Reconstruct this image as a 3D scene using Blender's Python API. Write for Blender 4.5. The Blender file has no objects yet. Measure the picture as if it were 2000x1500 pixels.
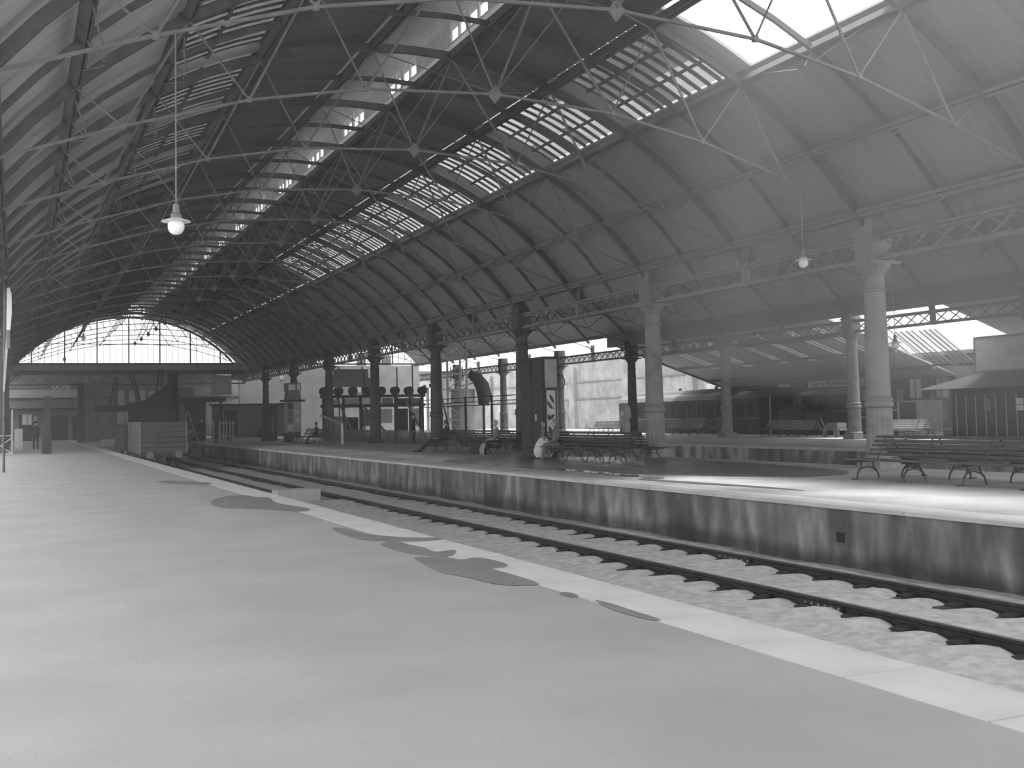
import bpy, math, random
from mathutils import Vector, Matrix
random.seed(7)
SC = bpy.context.scene
COL = SC.collection
PI = math.pi
R = math.radians

# ------------------------------------------------------------------ camera
F, YAW, PITCH, ROLL, CY, EYE = 2200.0, 0.4149289614, 0.0562728556, -0.0207926521, 687.187, 1.5
fw = Vector((math.sin(YAW)*math.cos(PITCH), math.cos(YAW)*math.cos(PITCH), math.sin(PITCH)))
r0 = Vector((math.cos(YAW), -math.sin(YAW), 0)); u0 = r0.cross(fw)
cr = math.cos(ROLL)*r0 + math.sin(ROLL)*u0
cu = -math.sin(ROLL)*r0 + math.cos(ROLL)*u0
cam = bpy.data.cameras.new('camera'); co = bpy.data.objects.new('camera', cam); COL.objects.link(co)
cam.sensor_width = 36.0; cam.lens = F*36.0/2000.0
cam.shift_y = -(750.0-CY)/2000.0          # rising front of the plate camera
cam.clip_start = .05; cam.clip_end = 600
co.matrix_world = Matrix(((cr.x, cu.x, -fw.x, 0), (cr.y, cu.y, -fw.y, 0), (cr.z, cu.z, -fw.z, EYE), (0, 0, 0, 1)))
SC.camera = co

# ------------------------------------------------------------------ light
W = bpy.data.worlds.new('overcast_sky'); SC.world = W; W.use_nodes = True
wn = W.node_tree.nodes; wl = W.node_tree.links
bg = wn['Background']
tc = wn.new('ShaderNodeTexCoord'); sx = wn.new('ShaderNodeSeparateXYZ'); rp = wn.new('ShaderNodeValToRGB')
wl.new(tc.outputs['Generated'], sx.inputs[0]); wl.new(sx.outputs['Z'], rp.inputs[0])
rp.color_ramp.elements[0].position = 0.0; rp.color_ramp.elements[0].color = (.80, .80, .80, 1)
rp.color_ramp.elements[1].position = 0.9; rp.color_ramp.elements[1].color = (1, 1, 1, 1)
wl.new(rp.outputs[0], bg.inputs[0]); bg.inputs[1].default_value = 1.0
sun = bpy.data.lights.new('veiled_sun', 'SUN'); sun.energy = 2.6; sun.angle = R(12)
so = bpy.data.objects.new('veiled_sun', sun); COL.objects.link(so)
so.rotation_euler = Vector((-.10, .06, -1.0)).to_track_quat('-Z', 'Y').to_euler()
SC.view_settings.view_transform = 'Standard'; SC.view_settings.look = 'None'
SC.view_settings.gamma = 1.0; SC.view_settings.use_curve_mapping = False
SC.view_settings.exposure = 1.75
try:
    SC.cycles.use_denoising = True
    SC.cycles.max_bounces = 8; SC.cycles.diffuse_bounces = 6; SC.cycles.transparent_max_bounces = 16
except Exception:
    pass

# ------------------------------------------------------------------ materials
MATS = {}
def mat(name, v, rough=.85, v2=None, scale=3.0, stretch=(1, 1, 1), bump=0.0, bscale=None, detail=4.0, metal=0.0, lo=.35, hi=.65, spec=.3):
    if name in MATS: return MATS[name]
    m = bpy.data.materials.new(name); m.use_nodes = True
    n = m.node_tree.nodes; l = m.node_tree.links; b = n['Principled BSDF']
    b.inputs['Base Color'].default_value = (v, v, v, 1); b.inputs['Roughness'].default_value = rough
    b.inputs['Metallic'].default_value = metal; b.inputs['Specular IOR Level'].default_value = spec
    t = n.new('ShaderNodeTexCoord'); mp = n.new('ShaderNodeMapping'); mp.inputs['Scale'].default_value = stretch
    l.new(t.outputs['Object'], mp.inputs[0])
    nz = n.new('ShaderNodeTexNoise'); nz.inputs['Scale'].default_value = scale; nz.inputs['Detail'].default_value = detail
    l.new(mp.outputs[0], nz.inputs['Vector'])
    r = n.new('ShaderNodeValToRGB'); w = v*.8 if v2 is None else v2
    r.color_ramp.elements[0].position = lo; r.color_ramp.elements[0].color = (w, w, w, 1)
    r.color_ramp.elements[1].position = hi; r.color_ramp.elements[1].color = (v, v, v, 1)
    l.new(nz.outputs['Fac'], r.inputs[0]); l.new(r.outputs[0], b.inputs['Base Color'])
    if bump:
        nb = n.new('ShaderNodeTexNoise'); nb.inputs['Scale'].default_value = bscale or scale*6; nb.inputs['Detail'].default_value = 6
        l.new(mp.outputs[0], nb.inputs['Vector'])
        bp = n.new('ShaderNodeBump'); bp.inputs['Strength'].default_value = bump; bp.inputs['Distance'].default_value = .05
        l.new(nb.outputs['Fac'], bp.inputs['Height']); l.new(bp.outputs[0], b.inputs['Normal'])
    MATS[name] = m; return m
def glass(name, tr, df=.5):
    if name in MATS: return MATS[name]
    m = bpy.data.materials.new(name); m.use_nodes = True
    n = m.node_tree.nodes; l = m.node_tree.links; n.clear()
    o = n.new('ShaderNodeOutputMaterial'); a = n.new('ShaderNodeBsdfTransparent'); d = n.new('ShaderNodeBsdfDiffuse'); x = n.new('ShaderNodeMixShader')
    a.inputs[0].default_value = (1, 1, 1, 1); d.inputs[0].default_value = (df, df, df, 1)
    nz = n.new('ShaderNodeTexNoise'); nz.inputs['Scale'].default_value = 2.5; t = n.new('ShaderNodeTexCoord'); l.new(t.outputs['Object'], nz.inputs['Vector'])
    mr = n.new('ShaderNodeMapRange'); mr.inputs['To Min'].default_value = (1-tr)*.85; mr.inputs['To Max'].default_value = min(1, (1-tr)*1.1)
    l.new(nz.outputs['Fac'], mr.inputs[0]); l.new(mr.outputs[0], x.inputs[0])
    l.new(a.outputs[0], x.inputs[1]); l.new(d.outputs[0], x.inputs[2]); l.new(x.outputs[0], o.inputs[0])
    MATS[name] = m; return m
mat('concrete', .30, .8, .26, .8, bump=.12, bscale=30, detail=8)
mat('kerb', .49, .75, .40, 1.2, bump=.1, bscale=25, detail=8)
mat('damp', .20, .5, .165, 2.0, detail=6)
mat('smudge', .25, .7, .22, 2.0, detail=6)
mat('wetted', .15, .3, .10, 1.2, detail=8, spec=.4)
mat('wet', .16, .25, .12, 2.0, spec=.6)
mat('puddle', .3, .04, .25, 2.0, spec=1.0)
mat('plat_top', .36, .6, .28, .7, bump=.1, bscale=20, detail=8)
mat('gravel', .52, .95, .36, 6.0, bump=.6, bscale=60, detail=10)
mat('rail', .035, .55, .02, 8, metal=.2)
mat('railtop', .22, .35, .16, 8, metal=.5)
mat('sleeper', .07, .9, .04, 9, bump=.3)
mat('iron', .10, .6, .07, 4)
mat('iron_light', .22, .6, .17, 4)
mat('truss', .20, .6, .15, 4)
mat('rib', .12, .7, .085, 3)
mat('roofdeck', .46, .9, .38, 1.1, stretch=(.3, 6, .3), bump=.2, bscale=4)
mat('roofdeck_crown', .15, .9, .11, 1.1, stretch=(.3, 6, .3), bump=.2, bscale=4)  # crown boarding, darker than the left slope
mat('roofdeck_right_shade', .25, .9, .20, 1.1, stretch=(.3, 6, .3), bump=.2, bscale=4)  # same deck on the right slope, shade put into its darker colour
mat('roofdeck2', .5, .9, .43, 1.1, stretch=(.3, 6, .3))
mat('sill', .85, .6, .75, 3)  # very pale tone stands in for sunlight on the boards
mat('lantern_wall', .5, .8, .42, 3)
mat('girder', .22, .6, .16, 4)
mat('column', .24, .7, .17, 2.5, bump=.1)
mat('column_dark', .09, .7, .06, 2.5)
mat('wood_dark', .06, .6, .035, 3, stretch=(8, 1, 8), bump=.1)
mat('bench_slat', .09, .5, .05, 3, stretch=(6, 1, 6), bump=.1)
mat('bench_iron', .06, .5, .04, 5)
mat('kiosk_dark', .035, .6, .022, 3, stretch=(6, 6, 1))
mat('kiosk_light', .38, .6, .30, 3)
mat('poster', .62, .7, .5, 4)
mat('blotch', .08, .8, .05, 5)
mat('white', .8, .6, .7, 4)
mat('pale', .45, .7, .38, 4)
mat('mid', .22, .8, .17, 3)
mat('dark', .05, .8, .03, 3)
mat('black', .02, .7, .012, 3)
mat('wagon', .11, .8, .06, 3, stretch=(1, 1, 9), bump=.15)
mat('brickwall', .20, .9, .14, .8, bump=.3, bscale=12, detail=8)
mat('pale_wall', .26, .9, .2, .8, bump=.3, bscale=12, detail=8)
mat('cliff', .40, .95, .18, .7, bump=.5, bscale=6, detail=12, lo=.3, hi=.7)
mat('endwall', .22, .9, .15, .6)
mat('train', .045, .5, .03, 3)
mat('train_roof', .11, .7, .08, 3)
mat('skin', .42, .6, .38, 5)
mat('cloth_dark', .035, .9, .025, 9)
mat('cloth_mid', .18, .9, .13, 9)
mat('cloth_light', .62, .9, .52, 6)
mat('hair', .10, .7, .06, 20)
mat('globe', .85, .2, .8, 3, spec=.6)
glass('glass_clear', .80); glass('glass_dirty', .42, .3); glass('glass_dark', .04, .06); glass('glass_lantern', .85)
glass('glass_mid', .20, .25); glass('glass_left', .20, .25)

def streak_wall(key, k):
    m = bpy.data.materials.new('stained_wall'); m.use_nodes = True
    n = m.node_tree.nodes; l = m.node_tree.links; b = n['Principled BSDF']; b.inputs['Roughness'].default_value = .9
    t = n.new('ShaderNodeTexCoord')
    def nz(sc, st, det=6):
        mp = n.new('ShaderNodeMapping'); mp.inputs['Scale'].default_value = st; l.new(t.outputs['Object'], mp.inputs[0])
        z = n.new('ShaderNodeTexNoise'); z.inputs['Scale'].default_value = sc; z.inputs['Detail'].default_value = det; l.new(mp.outputs[0], z.inputs['Vector']); return z
    def ramp(src, stops):
        r = n.new('ShaderNodeValToRGB'); e = r.color_ramp.elements
        e[0].position, e[0].color = stops[0][0], (stops[0][1],)*3+(1,); e[1].position, e[1].color = stops[-1][0], (stops[-1][1],)*3+(1,)
        for p, v in stops[1:-1]:
            k = e.new(p); k.color = (v, v, v, 1)
        l.new(src, r.inputs[0]); return r
    a = ramp(nz(1.5, (1, 1.5, .45), 10).outputs['Fac'], [(.28, .055*k), (.48, .12*k), (.6, .2*k), (.76, .36*k)])
    c = ramp(nz(.35, (1, 1, 1.6), 8).outputs['Fac'], [(.34, .68), (.66, 1.3)])
    mx = n.new('ShaderNodeMix'); mx.data_type = 'RGBA'; mx.blend_type = 'MULTIPLY'; mx.inputs[0].default_value = 1
    l.new(a.outputs[0], mx.inputs[6]); l.new(c.outputs[0], mx.inputs[7])
    # a tide of soot and oil with a wavy upper edge along the foot of the wall
    s = n.new('ShaderNodeSeparateXYZ'); l.new(t.outputs['Object'], s.inputs[0])
    w = n.new('ShaderNodeMath'); w.operation = 'MULTIPLY_ADD'; l.new(nz(.9, (1, 1, .2), 8).outputs['Fac'], w.inputs[0]); w.inputs[1].default_value = -.55; l.new(s.outputs['Z'], w.inputs[2])
    q = ramp(w.outputs[0], [(0, .3), (1, 1.0)])
    mr = n.new('ShaderNodeMapRange'); l.new(w.outputs[0], mr.inputs[0]); mr.inputs['From Min'].default_value = -1.12; mr.inputs['From Max'].default_value = -.92
    mr.inputs['To Min'].default_value = .38; mr.inputs['To Max'].default_value = 1
    m2 = n.new('ShaderNodeMix'); m2.data_type = 'RGBA'; m2.blend_type = 'MULTIPLY'; m2.inputs[0].default_value = 1
    l.new(mx.outputs[2], m2.inputs[6]); l.new(mr.outputs[0], m2.inputs[7]); l.new(m2.outputs[2], b.inputs['Base Color'])
    bp = n.new('ShaderNodeBump'); bp.inputs['Strength'].default_value = .4; bp.inputs['Distance'].default_value = .04
    l.new(nz(6, (1, 1, 1), 8).outputs['Fac'], bp.inputs['Height']); l.new(bp.outputs[0], b.inputs['Normal'])
    MATS[key] = m
streak_wall('stained', 1.0); streak_wall('stained_pale', 1.7)

# ------------------------------------------------------------------ mesh helpers
class MB:
    def __init__(s): s.v = []; s.f = []; s.sm = False
    def add(s, vs, fs):
        k = len(s.v); s.v += [tuple(p) for p in vs]; s.f += [tuple(i+k for i in f) for f in fs]; return s
    def box(s, x0, x1, y0, y1, z0, z1):
        return s.add([(x0, y0, z0), (x1, y0, z0), (x1, y1, z0), (x0, y1, z0), (x0, y0, z1), (x1, y0, z1), (x1, y1, z1), (x0, y1, z1)],
                     [(0, 3, 2, 1), (4, 5, 6, 7), (0, 1, 5, 4), (1, 2, 6, 5), (2, 3, 7, 6), (3, 0, 4, 7)])
    def bar(s, a, b, w, h, up=(0, 0, 1)):
        a = Vector(a); b = Vector(b); d = (b-a).normalized(); up = Vector(up)
        if abs(d.dot(up)) > .98: up = Vector((1, 0, 0))
        x = d.cross(up).normalized()*w/2; y = x.cross(d).normalized()*h/2
        q = [a-x-y, a+x-y, a+x+y, a-x+y, b-x-y, b+x-y, b+x+y, b-x+y]
        return s.add(q, [(0, 1, 2, 3), (7, 6, 5, 4), (0, 4, 5, 1), (1, 5, 6, 2), (2, 6, 7, 3), (3, 7, 4, 0)])
    def tube(s, pts, r, n=8, cap=True):
        pts = [Vector(p) for p in pts]; rs = r if isinstance(r, (list, tuple)) else [r]*len(pts)
        rings = []; px = None
        for i, p in enumerate(pts):
            d = (pts[min(i+1, len(pts)-1)]-pts[max(i-1, 0)]).normalized()
            if px is None:
                px = d.cross(Vector((0, 0, 1)) if abs(d.z) < .95 else Vector((1, 0, 0))).normalized()
            else:
                px = (px-d*px.dot(d)).normalized()
            py = d.cross(px)
            rings.append([p+(px*math.cos(2*PI*k/n)+py*math.sin(2*PI*k/n))*rs[i] for k in range(n)])
        vs = [q for g in rings for q in g]; fs = []
        for i in range(len(pts)-1):
            for k in range(n):
                fs.append((i*n+k, i*n+(k+1) % n, (i+1)*n+(k+1) % n, (i+1)*n+k))
        if cap:
            fs.append(tuple(range(n))[::-1]); fs.append(tuple((len(pts)-1)*n+k for k in range(n)))
        return s.add(vs, fs)
    def lathe(s, prof, n=24, c=(0, 0, 0), flute=0.0):
        vs = []; fs = []
        for r, z in prof:
            for k in range(n):
                a = 2*PI*k/n; rr = r*(1-(flute if k % 2 else 0))
                vs.append((c[0]+rr*math.cos(a), c[1]+rr*math.sin(a), c[2]+z))
        for i in range(len(prof)-1):
            for k in range(n):
                fs.append((i*n+k, i*n+(k+1) % n, (i+1)*n+(k+1) % n, (i+1)*n+k))
        fs.append(tuple(range(n))[::-1]); fs.append(tuple((len(prof)-1)*n+k for k in range(n)))
        return s.add(vs, fs)
    def prism(s, poly, axis, a, b):
        """poly: 2-D outline extruded along axis 0/1/2 between a and b"""
        def P(u, v, t):
            return (t, u, v) if axis == 0 else ((u, t, v) if axis == 1 else (u, v, t))
        n = len(poly); vs = [P(u, v, a) for u, v in poly]+[P(u, v, b) for u, v in poly]
        fs = [tuple(range(n)), tuple(range(2*n-1, n-1, -1))]+[(i, i+n, (i+1) % n+n, (i+1) % n) for i in range(n)]
        return s.add(vs, fs)
    def mesh(s, name, m, smooth=False):
        me = bpy.data.meshes.new(name); me.from_pydata(s.v, [], s.f); me.materials.append(MATS[m])
        import bmesh
        b = bmesh.new(); b.from_mesh(me); bmesh.ops.recalc_face_normals(b, faces=b.faces); b.to_mesh(me); b.free()
        if smooth:
            for p in me.polygons: p.use_smooth = True
            try: me.set_sharp_from_angle(angle=R(40))
            except Exception: pass
        return me
def new(name, data, parent=None, loc=None):
    o = bpy.data.objects.new(name, data); COL.objects.link(o)
    if parent: o.parent = parent
    if loc is not None: o.location = loc
    return o
def obj(name, mb, m, parent=None, loc=None, smooth=False):
    return new(name, mb.mesh(name, m, smooth), parent, loc)
def tag(o, label, cat, group=None):
    o['label'] = label; o['category'] = cat
    if group: o['group'] = group
    return o
def thing(name, label, cat, loc=(0, 0, 0), group=None, rz=0):
    o = new(name, None, None, loc); o.rotation_euler.z = rz; o.empty_display_size = .2
    return tag(o, label, cat, group)
def struct(o): o['kind'] = 'structure'; return o
def stuff(o): o['kind'] = 'stuff'; return o
def dup(root, loc, label=None, group=None, rz=None):
    def cp(o, par):
        c = o.copy(); COL.objects.link(c); c.parent = par
        for ch in o.children: cp(ch, c)
        return c
    c = cp(root, None); c.location = loc
    if rz is not None: c.rotation_euler.z = rz
    if label: c['label'] = label
    if group: c['group'] = group
    return c
ORD = ['first', 'second', 'third', 'fourth', 'fifth', 'sixth', 'seventh', 'eighth', 'ninth', 'tenth', 'eleventh', 'twelfth', 'thirteenth', 'fourteenth', 'fifteenth', 'sixteenth', 'seventeenth', 'eighteenth', 'nineteenth']

BAY = 10.85; HB = BAY/2; Y0 = 22.2
XM, ZC, RR = 9.5, -1.55, 12.7
XC = 19.8; XL = -.8; X2 = 37.6; YE = 109.0
def arcz(x, r=RR, xm=XM, zc=ZC): return zc+math.sqrt(max(0, r*r-(x-xm)**2))

# ------------------------------------------------------------------ ground and platforms
g = struct(obj('ground', MB().box(-60, 110, -30, 170, -1.6, -1.12), 'gravel'))
fl = struct(obj('floor', MB().box(-5, 4.22, -6, 128, -1.3, 0), 'concrete'))
# coping wall under the kerb
obj('kerb_wall', MB().box(4.22, 4.72, -6, 128, -1.3, -.14), 'stained', fl)
ks = {}
for i in range(74):
    L = [1.03, .99, 1.06][i % 3]
    if i % 3 not in ks:
        w = L-.014
        m = MB().prism([(4.232, -.14), (4.79, -.14), (4.81, -.12), (4.81, -.012), (4.795, .004), (4.232, .004)], 1, 0, w).mesh('kerb_stone', 'kerb')
        ks[i % 3] = m
    o = new('kerb_stone', ks[i % 3], fl, (0, 7.18-5.14+i*1.0267+.0, random.uniform(-.003, .002)))
    o.scale.y = 1.0267/L*.995
stuff(obj('kerb_stone_far', MB().box(4.232, 4.81, 78.1, 128, -.14, .003), 'kerb', fl))
# middle platform
f2 = struct(obj('floor', MB().box(11.9, 20.2, -6, 124, -1.3, -.0), 'plat_top'))
obj('platform_wall', MB().box(11.88, 11.95, -6, 118, -1.35, -.075), 'stained', f2)
cop = MB().prism([(11.80, -.075), (12.35, -.075), (12.35, .006), (11.83, .006), (11.80, -.015)], 1, 0, 2.385).mesh('coping_slab', 'kerb')
for i in range(44):
    new('coping_slab', cop, f2, (random.uniform(-.006, .006), -4+i*2.4, 0))
stuff(obj('coping_slab_far', MB().box(11.8, 12.35, 101.6, 118, -.075, .006), 'kerb', f2))
obj('drain_hole', MB().box(11.865, 11.9, 14.2, 14.38, -.6, -.45), 'black', f2)
# far platform
f3 = struct(obj('floor', MB().box(28.4, 42.3, -6, 122, -1.3, 0), 'plat_top'))
obj('platform_wall', MB().box(28.37, 28.42, -6, 122, -1.35, -.09), 'stained_pale', f3)
obj('coping', MB().box(28.3, 28.9, -6, 122, -.09, .006), 'kerb', f3)
f4 = struct(obj('floor', MB().box(46.0, 60, -6, 122, -1.3, 0), 'plat_top'))

# ballast with mounds between the sleepers
RZ = -.85; RN, RF = 9.18, 10.85; SP = .853; YS0 = 11.66
SLP = [YS0+SP*k for k in range(-14, 100)]
def ballast():
    vs = []; fs = []
    xs = [4.7, 5.3, 6, 6.7, 7.3, 7.8, 8.2, 8.5, 8.7, 8.85, 9.0, 9.1, 9.18, 9.26, 9.4, 9.6, 9.9, 10.2, 10.5, 10.68, 10.78, 10.85, 10.93, 11.1, 11.4, 11.9]
    ys = [];
    y = -1.0
    while y < 34: ys.append(y); y += SP/8
    while y < 118: ys.append(y); y += SP
    rnd = random.Random(3)
    for y in ys:
        ph = ((y-YS0)/SP) % 1.0
        md = math.sin(PI*ph)**1.2 if y < 34 else .6
        for x in xs:
            d = min(abs(x-RN), abs(x-RF))
            nr = math.exp(-(d/.45)**2)
            out = 1 if 8.3 < x < 11.5 else .0
            z = -.985+.01*rnd.random()+.025*math.sin(x*2.1+y*.7)*math.sin(y*1.3)
            if 8.2 < x < 11.6: z += -.045+.10*md*(nr if out else 0)+.075*(1-nr)
            z -= .05*math.exp(-((x-RN)/.07)**2)+.05*math.exp(-((x-RF)/.07)**2)
            vs.append((x, y, z))
    n = len(xs)
    for j in range(len(ys)-1):
        for i in range(n-1): fs.append((j*n+i, j*n+i+1, (j+1)*n+i+1, (j+1)*n+i))
    o = struct(obj('track_bed', MB().add(vs, fs), 'gravel', smooth=True)); return o
ballast()
def rail_profile(x, z, y0, y1):
    P = [(-.035, 0), (.035, 0), (.035, -.035), (.012, -.05), (.012, -.115), (.065, -.13), (.065, -.145), (-.065, -.145), (-.065, -.13), (-.012, -.115), (-.012, -.05), (-.035, -.035)]
    return MB().prism([(x+a, z+b) for a, b in P], 1, y0, y1)
tr = thing('railway_track', 'nearest railway track of two dark steel rails below the stained platform wall', 'track', (0, 0, 0))
for x, (j0, j1) in ((RN, (11.0, 11.75)), (RF, (15.2, 16.1))):
    ra = obj('rail', rail_profile(x, RZ, -4, 112), 'rail', tr)
    obj('rail_top', MB().box(x-.028, x+.028, -4, 112, RZ-.002, RZ+.003), 'railtop', ra)
    fp = MB().box(x-.05, x-.012, j0, j1, RZ-.12, RZ-.04).mesh('fishplate', 'rail')
    p = new('fishplate', fp, ra)
    bm = MB().box(x-.068, x-.05, -.014, .014, RZ-.095, RZ-.06).mesh('bolt', 'iron_light')
    for k in range(6): new('bolt', bm, ra, (0, j0+.06+k*(j1-j0-.12)/5, 0))
slm = MB().box(8.62, 11.42, -.13, .13, -1.16, -.995).mesh('sleeper', 'sleeper')
chm = MB().prism([(-.2, -.995), (.2, -.995), (.2, -.975), (.09, -.955), (.06, -.93), (-.06, -.93), (-.09, -.955), (-.2, -.975)], 1, -.1, .1).mesh('rail_chair', 'rail')
for y in SLP:
    if -2 < y < 108:
        new('sleeper', slm, tr, (0, y, 0))
for x in (RN, RF):
    for y in SLP:
        if -2 < y < 75: new('rail_chair', chm, tr, (x, y, 0))
far = MB()
t2 = thing('railway_track', 'dead-end siding track beside the near kerb, under the goods wagon', 'track', (0, 0, 0))
for x in (6.2, 7.85):
    obj('rail', rail_profile(x, RZ, 36.5, 112), 'rail', t2)
s2 = MB().box(5.7, 8.3, -.13, .13, -1.12, -.985).mesh('sleeper', 'sleeper')
for k in range(60): new('sleeper', s2, t2, (0, 37+k*.86, 0))
t3 = thing('railway_track', 'railway track in the trench beside the far platform wall', 'track', (0, 0, 0))
for x in (23.3, 24.97): obj('rail', rail_profile(x, RZ, 10, 112), 'rail', t3)
s3 = MB().box(22.8, 25.5, -.13, .13, -1.13, -.985).mesh('sleeper', 'sleeper')
for k in range(100): new('sleeper', s3, t3, (0, 12+k*.9, 0))
t4 = thing('railway_track', 'railway track under the dark carriage and locomotive', 'track', (0, 0, 0))
for x in (43.3, 44.97): obj('rail', rail_profile(x, RZ, 30, 112), 'rail', t4)
s4 = MB().box(42.8, 45.5, -.13, .13, -1.13, -.985).mesh('sleeper', 'sleeper')
for k in range(80): new('sleeper', s4, t4, (0, 32+k*.95, 0))
# timber stop block at the end of the siding
tb = thing('stop_block', 'pale timber block lying at the end of the siding rail', 'block', (0, 0, 0))
obj('timber', MB().box(7.2, 8.5, 34.0, 34.9, -1.05, -.62), 'pale', tb); obj('timber', MB().box(7.3, 8.4, 34.9, 35.5, -1.05, -.8), 'pale', tb)

# damp stains, puddles
def blob(name, pts, z, m, label, cat, group=None, jit=.12, seed=0):
    rnd = random.Random(seed); P = []
    n = len(pts)
    for i in range(n):                       # Catmull-Rom through the outline
        p0, p1, p2, p3 = [Vector(pts[(i+k-1) % n]) for k in range(4)]
        for t in (0, .25, .5, .75):
            q = .5*((2*p1)+(-p0+p2)*t+(2*p0-5*p1+4*p2-p3)*t*t+(-p0+3*p1-3*p2+p3)*t**3)
            P.append((q.x+rnd.uniform(-1, 1)*jit*.12, q.y+rnd.uniform(-1, 1)*jit))
    o = obj(name, MB().prism(P, 2, z, z+.0025), m); tag(o, label, cat, group); return o
blob('damp_stain', [(3.887, 11.506), (4.01, 11.528), (4.214, 11.293), (4.261, 11.113), (4.485, 11.167), (4.536, 10.6), (4.441, 10.343), (4.271, 10.277), (4.277, 9.817), (4.246, 9.159), (4.065, 9.165), (3.913, 9.329), (3.841, 9.893), (3.754, 10.35), (3.824, 10.965)], .0042, 'damp', 'largest dark damp stain beside the inner kerb joint', 'stain', jit=0.012, seed=1)
blob('damp_stain', [(3.956, 12.927), (3.966, 12.092), (4.134, 11.551), (4.285, 11.452), (4.512, 11.956), (4.26, 11.898), (4.292, 12.335), (4.241, 12.734), (4.222, 13.264)], .0042, 'damp', 'irregular damp stain just beyond the largest stain', 'stain', jit=0.012, seed=2)
blob('damp_stain', [(3.956, 15.167), (4.107, 15.143), (4.121, 14.487), (4.266, 13.933), (4.494, 13.488), (4.765, 13.301), (4.749, 13.037), (4.346, 13.046), (4.222, 13.264), (3.894, 13.692)], .0042, 'damp', 'narrow damp streaks across the kerb, third stain from the right', 'stain', jit=0.012, seed=3)
blob('damp_stain', [(3.291, 21.391), (3.601, 22.579), (3.92, 23.011), (4.241, 23.103), (4.3, 22.342), (4.484, 22.018), (4.325, 20.56), (4.438, 19.615), (4.505, 18.77), (4.273, 18.332), (3.98, 18.925), (3.597, 19.605), (3.254, 20.138)], .0042, 'damp', 'dark damp stain level with the siding stop block', 'stain', jit=0.012, seed=4)
blob('damp_stain', [(3.249, 29.93), (3.624, 30.452), (3.819, 29.97), (4.14, 29.093), (4.361, 28.336), (4.096, 27.536), (3.706, 28.149), (3.441, 28.92)], .0042, 'damp', 'thin faint damp stain farthest along the near platform', 'stain', jit=0.015, seed=5)
blob('damp_stain', [(4.253, 8.099), (4.289, 7.934), (4.278, 7.512), (4.267, 7.125), (4.209, 7.135), (4.169, 7.399), (4.177, 7.728)], .0042, 'damp', 'thin dark damp line along the inner edge of the kerb stones', 'stain', jit=0.004, seed=6)
blob('damp_stain', [(4.178, 8.598), (4.253, 8.584), (4.246, 8.401), (4.189, 8.344), (4.147, 8.43)], .0042, 'damp', 'small damp mark between the largest stain and the thin line', 'stain', jit=0.004, seed=7)
blob('wet_patch', [(13.0, 34), (13.6, 36.5), (15.6, 37.5), (18.6, 34), (19.3, 28), (18.2, 21.5), (16.0, 20.5), (14.6, 22.5), (13.3, 27)], .003, 'wetted', 'broad wet patch around the middle double bench', 'stain', jit=.2, seed=6)
blob('wet_patch', [(12.75, 22.0), (13.0, 22.2), (13.2, 20.5), (13.38, 18.5), (13.3, 17.0), (13.15, 18.2), (12.85, 20)], .006, 'wet', 'long dark wet streak on the middle platform near its edge', 'stain', jit=.1, seed=7)
for i, (y, x, L) in enumerate([(27.1, 13.45, .8), (26.2, 13.5, .6), (25.3, 13.42, 1.1), (24.3, 13.36, .8), (23.5, 13.4, .8), (22.4, 13.3, .8)]):
    blob('puddle', [(x, y-L/2), (x+.2, y-L/4), (x+.24, y+L/4), (x, y+L/2), (x-.2, y+L/5), (x-.17, y-L/3)], .009, 'puddle', 'small shiny puddle in the row along the middle platform edge, number '+ORD[i]+' from the left', 'puddle', 'puddles along the platform edge', jit=.05, seed=20+i)

# ------------------------------------------------------------------ main roof
YR0, YR1 = -7.0, YE
def deck_profile(x0, x1, r=RR+.24, xm=XM, zc=ZC, th=.08, n=10):
    a0 = math.asin((x0-xm)/r); a1 = math.asin((x1-xm)/r); P = []
    for i in range(n+1):
        a = a0+(a1-a0)*i/n; P.append((xm+r*math.sin(a), zc+r*math.cos(a)))
    for i in range(n, -1, -1):
        a = a0+(a1-a0)*i/n; P.append((xm+(r+th)*math.sin(a), zc+(r+th)*math.cos(a)))
    return P
SL, SR, LL, LR = (3.05, 5.5), (13.5, 15.95), 8.4, 10.6
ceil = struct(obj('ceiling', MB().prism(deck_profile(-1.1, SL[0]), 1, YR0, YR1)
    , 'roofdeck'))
obj('ceiling_side', MB().prism(deck_profile(SR[1], 20.1), 1, 12, YR1), 'roofdeck_right_shade', ceil)
obj('ceiling_crown', MB().prism(deck_profile(SL[1], LL), 1, YR0, YR1).prism(deck_profile(LR, SR[0]), 1, 4, YR1), 'roofdeck_crown', ceil)
TY = [Y0+HB*k for k in range(-2, 17)]
TY = [y for y in TY if y < YE-1]
bd = MB()
for y in TY:
    for s in (SL, SR):
        bd.prism(deck_profile(s[0], s[1], n=4), 1, y-.42, y+.42)
bd.prism(deck_profile(*SL, n=4), 1, YR0, TY[0]-.4)
# strips boarded over towards the far end
for s in (SL, SR): bd.prism(deck_profile(*s, n=4), 1, TY[-1]+.4, YR1)
bd2 = obj('ceiling_band', bd, 'roofdeck', ceil)
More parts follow.
